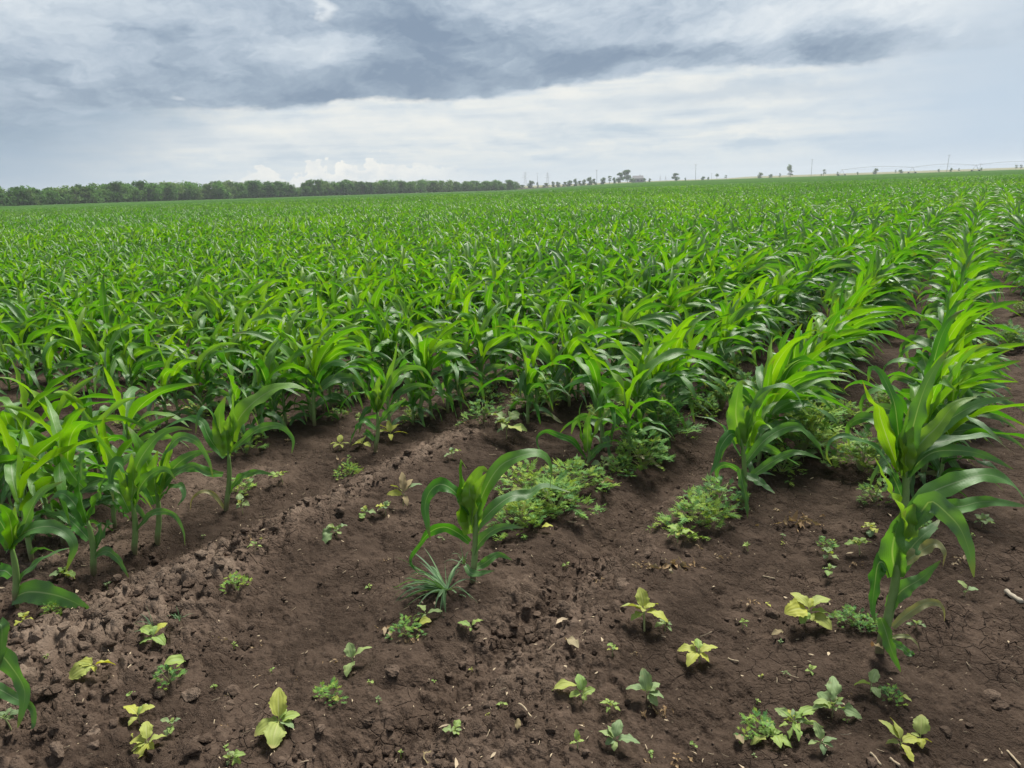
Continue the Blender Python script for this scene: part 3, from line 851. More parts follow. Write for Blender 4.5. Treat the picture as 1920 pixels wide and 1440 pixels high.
def along_perp(x, y): return x * UD[0] + y * UD[1], x * ND[0] + y * ND[1]
cand = []
gk = np.random.default_rng(5)
for k in range(-30, 230):
    a0 = start_of(k) if k >= -1 else 9 + 1.0 * (-k)
    pr = ROW0 - DROW * k
    a = a0
    while a < 150:
        base = UD * a + ND * (pr + gk.normal(0, 0.022))
        d = math.hypot(*base)
        if base[1] > 0 and d < 125 and abs(math.degrees(math.atan2(base[0], base[1]))) < 41 + 60 / (d + 1):
            thin = 1.0 if d < 45 else 0.8
            gap = vn = 1
            if k == -1 and a < 18 and gk.random() < 0.5: gap = 0
            if gk.random() < (0.05 if k or a < 7 else .12): gap = 0
            if gap and gk.random() < thin: cand.append((d, base[0], base[1], k, a))
        a += 0.128 * gk.uniform(0.5, 1.5) if d < 45 else 0.165 * gk.uniform(0.6, 1.4)
# a few extra plants hidden behind the left foreground clump
for (px, py) in ((95, 985), (60, 1010), (15, 985), (130, 945), (200, 935), (30, 930), (180, 885), (75, 905), (60, 1050), (118, 1015), (215, 985), (10, 900), (112, 900), (255, 905), (-20, 960), (145, 1000)):
    b = ground(px, py); cand.append((math.hypot(b[0], b[1]), b[0], b[1], 5, 2.5))
for a, q in ((3.8, .10), (4.15, .07), (4.5, .09), (5.0, .08), (5.5, .1)):
    b = UD * a + ND * (ROW0 + q); cand.append((math.hypot(b[0], b[1]), b[0], b[1], 0, a))
HB = np.array(HERO_BASES)
cand = [c for c in cand if np.hypot(HB[:, 0] - c[1], HB[:, 1] - c[2]).min() > 0.09]
cand.sort()
N_IND = 300 - len(HERO_BASES)
ROWNAME = {-1: 'sparse corn row beyond the bare strip at the right border', 0: 'rightmost full corn row running to the horizon',
           1: 'second full corn row from the right', 2: 'third full corn row from the right', 3: 'fourth full corn row from the right'}
seen = 0
stuff = []
for c in cand:
    d, x, y, k, a = c
    vis = abs(math.degrees(math.atan2(x, y))) < 36.5
    if not vis or seen >= N_IND:
        stuff.append(c); continue
    seen += 1
    H = float(np.clip(gk.normal(0.625 if k < 4 else 0.585, 0.05), 0.44, 0.72))
    if k == -1: H *= .85
    if k in ROWNAME:
        lab = {-1: 'corn plant of the sparse row beyond the bare strip at the right border',
               0: 'wind swept corn plant in the rightmost full row behind its two tall front plants',
               1: 'wind swept corn plant farther back in the second full row from the right',
               2: 'corn plant farther back in the third full row from the right',
               3: 'corn plant farther back in the fourth full row from the right'}[k]
        grp = 'corn plants of the ' + ROWNAME[k]
    elif k == 5 and a == 2.5:
        lab, grp = 'half hidden corn plant crowding behind the small left foreground clump', 'corn plants behind the left foreground clump'
    else:
        lab, grp = 'upright corn plant in the nearest dense rows left of the soil ridge', 'corn plants in the nearest dense rows on the left'
    if k == 0: H = float(np.clip(gk.normal(.62, .06), .48, .74))
    corn_individual(x, y, H, lab, grp, d < 6.6, gk, k in (0, 1))

# the rest of the crop: one object, points that carry plants
def crop_object(pts):
    pos = np.array([[c[1], c[2], 0] for c in pts]); D = np.array([c[0] for c in pts])
    pos[:, 2] = terrain(pos[:, 0], pos[:, 1])
    g = np.random.default_rng(9)
    me = bpy.data.meshes.new('corn_crop')
    me.vertices.add(len(pos)); me.vertices.foreach_set('co', pos.astype(np.float32).ravel())
    n = len(pos)
    def at(name, typ, dom, arr, key='value'):
        q = me.attributes.new(name, typ, dom); q.data.foreach_set(key, arr)
    blend = D + g.normal(0, 2, n)
    lod = np.where(blend < 24, 0, np.where(blend < 58, 1, 2)).astype(np.int32)
    at('lod', 'INT', 'POINT', lod)
    at('pick', 'INT', 'POINT', g.integers(0, 10, n).astype(np.int32))
    rot = np.zeros((n, 3), np.float32); rot[:, 2] = g.normal(0, 0.9, n); rot[:, 0] = g.normal(0, .05, n); rot[:, 1] = g.normal(0, .05, n)
    at('rot', 'FLOAT_VECTOR', 'POINT', rot.ravel(), 'vector')
    hv = 0.9 + 0.35 * fbm(pos[:, 0] * .12, pos[:, 1] * .12, 3, 3)
    at('size', 'FLOAT', 'POINT', (hv * g.normal(0.86, 0.08, n) * np.interp(np.array([c[3] for c in pts]), [5, 12], [1.17, 1.0])).astype(np.float32))
    o = bpy.data.objects.new('corn_crop', me); COL.objects.link(o)
    tag(o, 'dense green corn crop filling the field as far as the tree belt', 'corn crop', kind='stuff')
    nt = bpy.data.node_groups.new('crop', 'GeometryNodeTree')
    nt.interface.new_socket('Geometry', in_out='INPUT', socket_type='NodeSocketGeometry')
    nt.interface.new_socket('Geometry', in_out='OUTPUT', socket_type='NodeSocketGeometry')
    N, L = nt.nodes.new, nt.links.new
    gi, go = N('NodeGroupInput'), N('NodeGroupOutput')
    jn = N('GeometryNodeJoinGeometry')
    def named(nm, ty):
        q = N('GeometryNodeInputNamedAttribute'); q.data_type = ty; q.inputs[0].default_value = nm
        return q.outputs[0]
    spec = [(12, 5, 6, 10, 10), (8, 3, 4, 10, 10), (6, 3, 3, 10, 9)]
    for li, (nn, na, sd, cnt, nl) in enumerate(spec):
        cc = bpy.data.collections.new('crop_plants_%d' % li)
        for j in range(cnt):
            mesh = merged(corn_geo(300 + j, H=.63, nleaf=nl, wind=float(g.uniform(0.1, 0.55)), n=nn, na=na, sides=sd), 'crop_plant')
            cc.objects.link(bpy.data.objects.new('crop_plant', mesh))
        ci = N('GeometryNodeCollectionInfo'); ci.inputs['Collection'].default_value = cc
        ci.inputs['Separate Children'].default_value = True; ci.inputs['Reset Children'].default_value = True
        ip = N('GeometryNodeInstanceOnPoints'); ip.inputs['Pick Instance'].default_value = True
        cmp = N('FunctionNodeCompare'); cmp.data_type = 'INT'; cmp.operation = 'EQUAL'
        ii = [s for s in cmp.inputs if s.type == 'INT']
        L(named('lod', 'INT'), ii[0]); ii[1].default_value = li
        L(gi.outputs[0], ip.inputs['Points']); L(cmp.outputs[0], ip.inputs['Selection'])
        L(ci.outputs[0], ip.inputs['Instance']); L(named('pick', 'INT'), ip.inputs['Instance Index'])
        e2r = N('FunctionNodeEulerToRotation'); L(named('rot', 'FLOAT_VECTOR'), e2r.inputs[0]); L(e2r.outputs[0], ip.inputs['Rotation'])
        L(named('size', 'FLOAT'), ip.inputs['Scale'])
        L(ip.outputs[0], jn.inputs[0])
    L(jn.outputs[0], go.inputs[0])
    md = o.modifiers.new('crop', 'NODES'); md.node_group = nt
    return o
crop_object(stuff)
print('corn individuals', seen, 'crop points', len(stuff))

# far canopy of the same crop, beyond where single plants can be told
def edge_dist(a):
    return np.interp(a, [-60, -35, -20, -10, 0, 4, 8, 11, 60], [230, 262, 345, 400, 440, 520, 600, 640, 640])
def far_canopy():
    an = np.linspace(-44, 44, 500)
    t = np.linspace(0, 1, 110)
    A, T = np.meshgrid(an, t)
    E1 = edge_dist(A)
    D = 96 * (E1 / 96) ** T
    X, Y = D * np.sin(R(1) * A), D * np.cos(R(1) * A)
    pr = X * ND[0] + Y * ND[1]
    Z = terrain(X, Y) + 0.52 + 0.22 * (fbm(X * .9, Y * .9, 4, 3) - .5)
    Z[-1] -= .5
    Z[0] -= .6
    mb = MB(); mb.grid(np.stack([X, Y, Z], -1), X * 0, Y * 0, 0.5)
    o = mb.obj('far_corn_field', M['canopy'])
    tag(o, 'smooth green sheet of far corn reaching the horizon', 'corn field', kind='stuff')
far_canopy()

# ------------------------------------------------------------------ weeds and seedlings
def foot(px, py):
    b = ground(px, py)
    for _ in range(3): b = ground(px, py, soil_z(b[0], b[1]))
    dep = float(np.dot(b - EYE, FW))
    return b, dep / F            # foot point, metres per pixel there

def seedling(px, py, label, leaves, mats='yellow', stem=30, group=None, seed=0, smat='weedstem', prof=prof_ovate, aspect=0.55, rip=0.18, cat='seedling', name='seedling', parts=True):
    """leaves: (azimuth deg: 0 right, 90 away), length px, elevation deg[, material]"""
    g = np.random.default_rng(seed * 13 + int(px) * 7 + int(py))
    b, s = foot(px, py)
    if parts:
        root = thing(name, b, label, cat, group)
    h = stem * s
    st = MB(); t = np.linspace(0, 1, 6)
    ln = g.normal(0, 0.12, 2) * h
    SP = np.stack([ln[0] * t ** 2, ln[1] * t ** 2, h * t - 0.012 * (1 - t)], 1)
    st.tube(SP, np.interp(t, [0, 1], [0.0032, 0.0024]) * min(1.3, max(.45, stem / 30)) , 7, age=t)
    big = []
    for i, lf in enumerate(leaves):
        az, L, el = R(lf[0]), lf[1] * s * 1.0, R(lf[2])
        mt = lf[3] if len(lf) > 3 else mats
        z0 = h * (1.0 if el > R(12) else g.uniform(0.65, 0.95))
        hh = np.array([math.cos(az), math.sin(az), 0])
        n = 18; q = np.linspace(0, 1, n)
        e = el + 0.45 - (0.9 + g.uniform(0, 0.5)) * q
        Dv = np.cos(e)[:, None] * hh + np.sin(e)[:, None] * np.array([0, 0, 1.])
        P = np.zeros((n, 3)); P[0] = [ln[0] * .9, ln[1] * .9, z0]
        P[1:] = P[0] + np.cumsum(Dv[:-1], 0) * L / (n - 1)
        P[:, 2] = np.maximum(P[:, 2], 0.006)
        mb = MB()
        blade(mb, P, L * aspect * g.uniform(.85, 1.15), np.array([-hh[1], hh[0], 0]), g.uniform(0.15, 0.45), rip, g.uniform(1.5, 3), g.normal(0, 0.25), g.normal(0, .3), g.uniform(0, 1), 7, prof, g.uniform(0, 6), teeth=.10)
        big.append((mb, mt))
    if parts:
        st.obj('stem', M[smat], root)
        for mb, mt in big: mb.obj('leaf', M[mt], root)
        return root
    al = st
    for mb, mt in big:
        off = al.n; al.v += mb.v; al.uv += mb.uv; al.age += mb.age; al.f += [f + off for f in mb.f]; al.n += mb.n
    o = al.obj(name, M[mats]); o.location = b
    return tag(o, label, cat, group)

YG = 'yellow seedlings on the bare soil'
seedling(1208, 1184, 'bright yellow four leaved seedling on an upright stem, a grey green sprout beside it', [(172, 46, 8), (100, 42, 50), (-28, 52, -2), (200, 30, -12, 'lime'), (150, 26, 10), (20, 24, 15), (35, 40, 10), (250, 18, 15)], stem=42, group=YG)
seedling(1508, 1172, 'large pale yellow seedling with broad leaves left of the rightmost corn stalk', [(195, 55, 6), (128, 46, 30), (22, 56, 14), (265, 24, 10), (-8, 44, 0, 'lime'), (-48, 48, -12), (222, 34, -14, 'lime'), (60, 26, 30)], stem=34, group=YG)
seedling(1312, 1242, 'yellow seedling with one round leaf resting low, midway below two other yellow ones', [(228, 44, -8), (160, 42, 8), (18, 44, 6), (-50, 26, -14), (80, 26, 20, 'lime'), (120, 22, 25)], stem=28, group=YG)
seedling(526, 1364, 'yellow seedling with a tall upright leaf and one brown tipped leaf', [(102, 62, 42), (272, 62, -14), (212, 50, -14), (20, 40, 10, 'lime'), (-25, 36, 0, 'pale'), (180, 24, 10, 'lime'), (60, 24, 25, 'lime')], stem=16, group=YG)
seedling(262, 1356, 'small yellow seedling touching a second one, lower left corner, the farther of the pair', [(150, 42, 18), (28, 34, 25), (250, 24, 0), (60, 26, 25, 'lime')], stem=16, group=YG)
seedling(279, 1402, 'ragged yellow seedling, nearer of the touching pair at lower left', [(112, 42, 34), (12, 38, 10), (168, 40, 2), (262, 40, -20), (215, 30, -10), (-40, 26, 0)], stem=14, group=YG)
seedling(178, 1258, 'flat spreading yellow seedling among clods at left', [(166, 40, 2), (8, 42, 4), (214, 46, -8), (300, 18, 0), (240, 24, -5)], stem=12, group=YG)
seedling(289, 1206, 'yellow green seedling with thin grass blades growing through it', [(148, 40, 18, 'lime'), (58, 36, 28), (-35, 40, -2, 'lime'), (212, 26, 0, 'lime'), (90, 22, 35, 'lime')], stem=14, group=YG)
seedling(1688, 1404, 'yellow seedling with narrow upright leaves near the lower right corner', [(140, 52, 38), (98, 48, 46), (276, 44, -10), (14, 50, 2), (180, 30, 10)], stem=14, group=YG, aspect=.42)
seedling(1724, 1392, 'small yellow sprout touching the narrow leaved yellow seedling', [(62, 44, 42), (250, 26, 0), (330, 20, 0), (160, 18, 15)], stem=12, group=YG, mats='yellow')
seedling(473, 806, 'yellow wilting seedling with round leaves behind the single left corn plant', [(230, 40, 20), (-25, 34, 12), (70, 30, 45), (150, 30, 35), (30, 26, 25)], stem=34, group=YG)
seedling(636, 842, 'tiny yellow star shaped seedling near the plough ridge top', [(180, 20, 10), (0, 20, 10), (90, 22, 35), (240, 18, -5), (300, 18, 0)], stem=10, group=YG, aspect=.45)
seedling(735, 825, 'yellow spiky seedling at the foot of the cup topped corn plant', [(190, 30, 15), (10, 34, 5), (110, 30, 40), (50, 30, 30), (280, 24, -5), (150, 30, 28)], stem=14, group=YG, aspect=.32)
seedling(682, 838, 'crumpled yellow leaves at the left foot of the cup topped corn', [(200, 24, 5), (330, 20, 0), (90, 22, 25), (150, 18, 10)], stem=8, group=YG)
seedling(756, 945, 'withered cream coloured seedling on the ridge with limp upright leaves', [(100, 44, 55, 'dead'), (185, 34, 12, 'yellow'), (30, 42, 22, 'pale'), (-70, 30, -15, 'dead'), (150, 34, 20, 'yellow'), (60, 36, 35, 'dead')], stem=22, group='wilted seedlings', aspect=.35)

GG = 'small green seedlings on the bare soil'
def greens(px, py, label, n, L, mats='pale', stem=14, seed=1, **k):
    g = np.random.default_rng(int(seed + px * 3 + py))
    a0 = g.uniform(0, 360)
    lv = [(a0 + 137.5 * i + g.normal(0, 22), L * g.uniform(.45, 1.2) * (1 if i < n * .6 else .6), g.uniform(-12, 30) if i < n * .6 else g.uniform(20, 60),
           mats if g.random() < .72 else ('yellow' if g.random() < .35 else ('lime' if mats == 'pale' else 'pale'))) for i in range(n + 3)]
    k.setdefault('prof', prof_spade if g.random() < .65 else prof_spat); k.setdefault('aspect', g.uniform(.42, .68)); k.setdefault('rip', .35)
    return seedling(px, py, label, lv, mats, stem, k.pop('group', GG), seed, **k)

greens(632, 1008, 'grey green rosette seedling alone on the smooth soil left of centre', 8, 32, stem=14)
seedling(662, 1252, 'three leaved grey green seedling beside a small feathery weed', [(115, 34, 42), (30, 44, 22), (265, 40, -5)], 'pale', 18, GG)
seedling(884, 1182, 'two leaved pale seedling alone on bare soil below the grass tuft', [(168, 28, 14), (25, 28, 24), (260, 10, 0)], 'lime', 8, GG)
seedling(793, 1160, 'small round leaved seedling right of the yellow tinted feathery weed', [(130, 26, 20), (10, 34, 8), (200, 26, 6), (250, 16, 0)], 'pale', 16, GG)
seedling(1094, 1318, 'slender pale green seedling with one raised leaf in the lower middle', [(100, 36, 55), (195, 26, 2), (20, 30, 12), (300, 16, 0)], 'lime', 24, GG)
seedling(1083, 1405, 'tiny pale green sprout at the bottom edge with one upright round leaf', [(95, 22, 60), (180, 16, 0), (10, 14, 5)], 'lime', 18, GG)
seedling(1156, 1398, 'five leaved pale seedling with a reddish heart at the bottom middle', [(65, 40, 42), (160, 34, 16), (-12, 48, 0), (255, 22, -10), (120, 28, 30), (200, 22, 4)], 'pale', 16, GG, smat='redstem')
seedling(1212, 1312, 'grey green seedling with a tall spoon shaped leaf, red veined centre', [(100, 46, 58), (170, 42, 14), (-20, 34, 4), (30, 34, 18), (-55, 30, -8), (60, 22, 35)], 'pale', 18, GG, smat='redstem')
greens(1560, 1345, 'broad leaved grey green weed, largest by the lower right soil', 13, 60, stem=24, smat='redstem')
greens(1446, 1388, 'ragged pale weed wedged between a feathery one and a spreading one at lower right', 9, 42, 'lime', stem=12)
greens(1485, 1372, 'spreading pale green weed joined to a feathery one at lower right', 13, 54, 'lime', stem=18)
seedling(1540, 1404, 'small weed with round cupped leaves just below the largest broad leaved one', [(105, 36, 45), (5, 32, 12), (190, 28, 2), (260, 24, -10), (330, 22, 0)], 'pale', 16, GG)
seedling(1632, 1298, 'three leaved grey green seedling left of a feathery weed at lower right', [(175, 34, 10), (48, 36, 34), (280, 28, -8)], 'pale', 16, GG)
seedling(1808, 1116, 'two leaved seedling alone on the bare soil right of the corn row', [(130, 22, 30), (0, 22, 10), (200, 10, 0)], 'pale', 14, GG)
greens(1720, 1182, 'small reddish seedling at the right foot of the rightmost corn stalk', 6, 20, stem=12, smat='redstem')
greens(1247, 1180, 'grey green sprout tucked under the bright four leaved yellow seedling', 7, 28, stem=10)
greens(320, 1376, 'tiny grey seedling right of the yellow pair in the lower left', 6, 20, stem=18)
greens(1148, 1228, 'tiny green sprout with curled leaves in the lower middle soil', 6, 16, 'lime', stem=14)
greens(1143, 1332, 'low green weed of many rounded leaves in the lower middle', 10, 20, 'lime', stem=10)
greens(852, 1378, 'low mat of small pale rounded leaves near the bottom edge', 14, 22, 'pale', stem=8)
greens(432, 1432, 'grey green seedling cut by the bottom border', 6, 28, 'pale', stem=10)
greens(685, 966, 'tiny grey seedling, left one of two side by side on the ridge', 5, 20, stem=8)
greens(723, 962, 'tiny grey seedling, right one of two side by side on the ridge', 6, 22, stem=10)
greens(950, 822, 'broad leaved grey weed sprawling at the end of the soil ridge', 9, 46, 'pale', stem=26)
greens(1270, 1018, 'broad leaved weed with round leaves at the near side of the green patch', 9, 34, 'lime', stem=24)
greens(1552, 1050, 'small branched grey green seedling between the corn rows, upper one', 9, 22, 'pale', stem=18)
greens(1550, 1078, 'small grey seedling just below a branched one between the rows', 7, 22, 'pale', stem=12)
greens(1612, 1040, 'pale yellow green weed left of the rightmost corn stalk', 8, 26, 'lime', stem=20)
greens(1630, 1000, 'cluster of cream leaves on the soil left of the rightmost row', 7, 26, 'yellow', stem=12)
greens(1325, 985, 'single small round leaved sprout under the second row', 3, 16, 'pale', stem=10)
seedling(1520, 1262, 'tiny bright green sprout alone on smooth soil at right', [(170, 12, 10), (20, 14, 30), (260, 12, 0), (90, 12, 40)], 'lime', 6, GG)
greens(1392, 1178, 'tiny yellow green curled sprout between the two large yellow seedlings', 5, 14, 'lime', stem=12)
greens(850, 862, 'small round leaved seedling on the ridge above the lone corn plant', 4, 22, 'pale', stem=12)
greens(480, 1030, 'small sprig on the crest of the plough ridge', 5, 18, 'lime', stem=10)
greens(120, 1088, 'pale yellow green weed in front of the left border corn', 9, 26, 'lime', stem=12)
greens(45, 1172, 'yellow green sprout under the broad low corn leaf at left', 6, 26, 'yellow', stem=12)
greens(455, 960, 'seedling with round leaves against the single left corn stalk', 5, 24, 'pale', stem=14)
greens(20, 1365, 'grey leaved seedling at the lower left border', 6, 34, 'pale', stem=22)
greens(1840, 990, 'broad leaved grey weed right of the rightmost row', 6, 36, 'pale', stem=14)
greens(530, 905, 'limp pale seedling on the dark slope right of the single corn plant', 6, 22, 'lime', stem=16)

# feathery weeds
def rag_geo(seed, rad, H, n, leaf=0.05, open_=1.0):
    g = np.random.default_rng(seed)
    mb = MB(); Q = []; A = []
    for i in range(n):
        rr = rad * math.sqrt(g.random()); th = g.uniform(0, 6.28); rr *= 1 + .35 * math.sin(th * 2 + seed) + .2 * math.sin(th * 5 + seed * 2)
        top = H * max(.25, 1 - 0.6 * (rr / rad) ** 2) * g.uniform(0.3, 1.15)
        c = np.array([rr * math.cos(th), rr * math.sin(th), top])
        az = th + g.normal(0, 1.1); el = g.uniform(-0.1, 0.9)
        d = np.array([math.cos(az) * math.cos(el), math.sin(az) * math.cos(el), math.sin(el)])
        sd = nrm(np.cross(d, [0, 0, 1.0])); up = np.cross(sd, d)
        L = leaf * g.uniform(0.6, 1.3); ag = g.random()
        for k in range(5):
            p = c + d * L * (0.18 + 0.17 * k) - np.array([0, 0, 0.25 * L * (0.2 * k) ** 2])
            l2 = L * 0.42 * (1 - abs(k - 1.6) / 4.2)
            for s2 in (-1, 1):
                dd = nrm(d * 0.75 + sd * s2 + up * g.normal(0.1, 0.25))
                ww = nrm(np.cross(dd, up)) * l2 * 0.19
                Q.append([p, p + dd * l2 * 0.45 + ww, p + dd * l2, p + dd * l2 * 0.45 - ww]); A.append(ag)
        e = c + d * L * 1.15; ww = sd * L * 0.07
        Q.append([c, c + d * L * 0.6 + ww, e, c + d * L * 0.6 - ww]); A.append(ag)
    mb.quads(np.array(Q), [[.5, 0], [0, .5], [.5, 1], [1, .5]], np.array(A))
    st = MB()
    for i in range(max(3, n // 9)):
        th = g.uniform(0, 6.28); rr = rad * g.uniform(0.2, 0.9)
        e = np.array([rr * math.cos(th), rr * math.sin(th), H * g.uniform(0.4, 0.85)])
        t = np.linspace(0, 1, 5)[:, None]
        st.tube(e * t * np.array([1, 1, 0]) + np.array([0, 0, 1]) * (e[2] * t ** 0.7 - .01 * (1 - t)), np.linspace(0.0022, 0.001, 5), 5)
    return mb, st
RAG = []
for i in range(6):
    r_, h_, n_ = [(0.10, 0.10, 130), (0.07, 0.09, 80), (0.13, 0.115, 230), (0.05, 0.07, 55), (0.12, 0.165, 220), (0.09, 0.19, 200)][i]
    a, b = rag_geo(40 + i, r_, h_, n_, [0.04, .036, .046, .032, .05, .05][i])
    RAG.append((a.mesh('foliage', M['rag']), b.mesh('stem', M['weedstem']), r_, h_))

def rag(px, py, wpx, label, kind, group='feathery green weeds', rz=None, xyz=None, s=None):
    g = np.random.default_rng(int(px * 3 + py))
    if xyz is None:
        b, mpp = foot(px, py); s = wpx * mpp / (2 * RAG[kind][2] * 1.1)
    else: b = xyz
    r = thing('feathery_weed', b, label, 'weed', group, g.uniform(0, 6.28) if rz is None else rz, s)
    for nm, me in (('foliage', RAG[kind][0]), ('stem', RAG[kind][1])):
        o = bpy.data.objects.new(nm, me); COL.objects.link(o); o.parent = r
    return r
rag(980, 985, 120, 'nearest feathery weed of the bright patch beside the lone corn plant', 2)
rag(1040, 955, 130, 'feathery weed in the middle of the bright patch beside the lone corn plant', 2)
rag(1075, 915, 115, 'farthest feathery weed of the bright patch, under the small corn plant', 2)
rag(990, 925, 105, 'feathery weed on the left flank of the bright patch', 0)
rag(1312, 985, 120, 'feathery weed bushy at the foot of the second corn row', 2)
rag(1345, 945, 90, 'smaller feathery weed touching the front corn of the second row', 0)
rag(1205, 880, 105, 'tall feathery weed at the left of the dark soil gap', 4)
rag(1232, 835, 105, 'tall feathery weed behind another one by the dark soil gap', 5)
rag(1160, 885, 60, 'feathery weed at the foot of the small curling corn plant', 0)
rag(618, 1310, 50, 'compact feathery weed with a yellow leaf, lower left of the middle', 1)
rag(762, 1190, 52, 'light green feathery weed with a yellow leaf below the grass tuft', 1)
rag(318, 1278, 46, 'small feathery weed among the clods at lower left', 3)
rag(1667, 1312, 42, 'small feathery weed right of a three leaved seedling', 3)
rag(1420, 1376, 60, 'blue green feathery weed at the left end of the weed cluster, lower right', 1)
rag(1598, 1172, 60, 'low creeping green weed left of the rightmost corn foot', 0)
rag(1635, 1180, 50, 'low creeping green weed touching the rightmost corn foot', 0)
rag(442, 1104, 42, 'small bright green sprig on the flat soil below the plough ridge', 3)
rag(655, 892, 46, 'low feathery weed on the plough ridge', 0)
rag(1550, 1030, 34, 'tiny feathery weed between the second and the rightmost row', 3)
rag(110, 1150, 52, 'dark feathery weed shaded by the broad low corn leaf', 0)
rag(1615, 885, 110, 'tall dark feathery weed between the second and the rightmost corn row', 4)
rag(1505, 855, 120, 'tall feathery weed behind the front plant of the second row', 5)
rag(1000, 770, 70, 'feathery weed behind the dark cupped corn in mid picture', 5)
rag(1130, 800, 70, 'feathery weed half hidden behind the small curling corn plant', 4)
rag(460, 850, 60, 'pale feathery weed at the right of the single corn plant', 3)
rag(455, 925, 46, 'pale feathery weed at the base of the single left corn plant', 3)
rag(1465, 885, 80, 'feathery weed under the low leaves of the second row front plant', 0)
rag(1640, 940, 60, 'feathery weed at the left side of the rightmost row', 3)
rag(1720, 1000, 60, 'feathery weed hidden behind the rightmost front corn plant', 1)
# weeds under the rows farther back
gw = np.random.default_rng(77)
for i in range(110):
    k = int(gw.choice([-1, 0, 1, 1, 2, 2, 3, 4, 5, 6, 6, 7, 7, 8])); a = gw.uniform(4.2, 9.5)
    p = UD * a + ND * (ROW0 - DROW * k + gw.normal(0, 0.16))
    if math.degrees(abs(math.atan2(p[0], p[1]))) > 36: continue
    rag(i * 17, i * 5, 0, 'feathery weed growing between the corn stalks back in the rows', int(gw.choice([2, 4, 5])), 'weeds under the corn rows',
        xyz=(p[0], p[1], soil_z(p[0], p[1])), s=float(gw.uniform(0.7, 1.15)))

for i in range(34):
    k = int(gw.choice([4, 5, 5, 6, 6, 7, 7, 8])); a = start_of(k) + gw.uniform(-.15, 1.6)
    p = UD * a + ND * (ROW0 - DROW * k + gw.normal(0, 0.2))
    if math.degrees(abs(math.atan2(p[0], p[1]))) > 35.5: continue
    rag(i * 31, i * 11, 0, 'low feathery weed on the soil at the foot of the left front rows', int(gw.choice([0, 3, 3, 1])), 'low weeds at the foot of the left rows',
        xyz=(p[0], p[1], soil_z(p[0], p[1])), s=float(gw.uniform(0.6, 1.1)))

# extra single leaves of the yellowed kind inside the green patches
def lone_leaf(px, py, Lpx, az, el, mt, label, name='fallen_leaf', asp=.6, lift=0.01, cat='leaf', group='yellowed leaves and dry scraps', rip=.25):
    b, s = foot(px, py)
    g = np.random.default_rng(int(px + py))
    a = R(az); hh = np.array([math.cos(a), math.sin(a), 0]); n = 12; q = np.linspace(0, 1, n)
    e = R(el) + 0.5 - 1.0 * q
    Dv = np.cos(e)[:, None] * hh + np.sin(e)[:, None] * np.array([0, 0, 1.]); L = Lpx * s
    P = np.zeros((n, 3)); P[1:] = np.cumsum(Dv[:-1], 0) * L / (n - 1); P[:, 2] += lift; P[:, 2] = np.maximum(P[:, 2], .004)
    mb = MB(); blade(mb, P, L * asp, np.array([-hh[1], hh[0], 0]), .4, rip, 2, g.normal(0, .3), g.normal(0, .5), g.random(), 7, prof_ovate, g.uniform(0, 6))
    o = mb.obj(name, M[mt]); o.location = b
    return tag(o, label, cat, group)
lone_leaf(985, 980, 30, 100, 40, 'yellow', 'yellow leaf standing in the near side of the bright weed patch', lift=.05)
lone_leaf(960, 952, 26, 30, 20, 'yellow', 'yellow leaf at the left of the bright weed patch', lift=.06)
lone_leaf(1015, 998, 24, 10, 0, 'yellow', 'yellow leaf lying low at the front of the bright weed patch', lift=.02)
lone_leaf(1213, 815, 24, 200, 30, 'yellow', 'yellow leaf high in the tall weed by the dark gap', lift=.12)
lone_leaf(785, 1176, 26, 0, 5, 'yellow', 'wide yellow leaf at the foot of the light green feathery weed', lift=.015, asp=.7)
lone_leaf(622, 1314, 20, -30, 0, 'yellow', 'yellow leaf at the foot of the compact feathery weed')
lone_leaf(350, 1250, 40, 220, 15, 'lime', 'yellow green leaf over a small feathery weed among clods', lift=.02)
lone_leaf(1685, 1312, 26, -60, 10, 'yellow', 'yellow leaf at the right foot of a small feathery weed')
DG = 'yellowed leaves and dry scraps'
lone_leaf(1062, 1205, 48, -65, 10, 'dead', 'curled brown dead leaf on the crumbly soil in the lower middle', asp=.4, rip=.6)
lone_leaf(1120, 912, 34, -15, 10, 'dead', 'brown withered leaf right of the bright weed patch', asp=.5, rip=.7)
lone_leaf(1085, 945, 30, 180, 5, 'dead', 'tan withered leaf at the front right of the bright weed patch', asp=.5, rip=.7)
lone_leaf(1035, 1300, 50, 8, 2, 'yellow', 'olive yellow leaf lying flat in the lower middle', asp=.45)
lone_leaf(1470, 1190, 30, 200, 0, 'dead', 'brown leaf under the large pale yellow seedling', asp=.4, rip=.5)
lone_leaf(1632, 1228, 36, -80, 25, 'dead', 'wilted brown leaf in front of the rightmost corn foot', asp=.45, rip=.5, lift=.03)
lone_leaf(1380, 1385, 36, -85, 15, 'dead', 'brown dead leaf left of the weed cluster, lower right', asp=.4, rip=.5)
lone_leaf(800, 1415, 40, -80, 5, 'dead', 'pale dead leaf at the bottom edge', asp=.4, rip=.6)
lone_leaf(585, 1308, 34, 20, 10, 'dead', 'crumpled pinkish dead leaf left of the compact feathery weed', asp=.5, rip=.8)
lone_leaf(970, 1375, 24, 80, 20, 'dead', 'small brown and white dead leaf near the bottom edge', asp=.5, rip=.5)
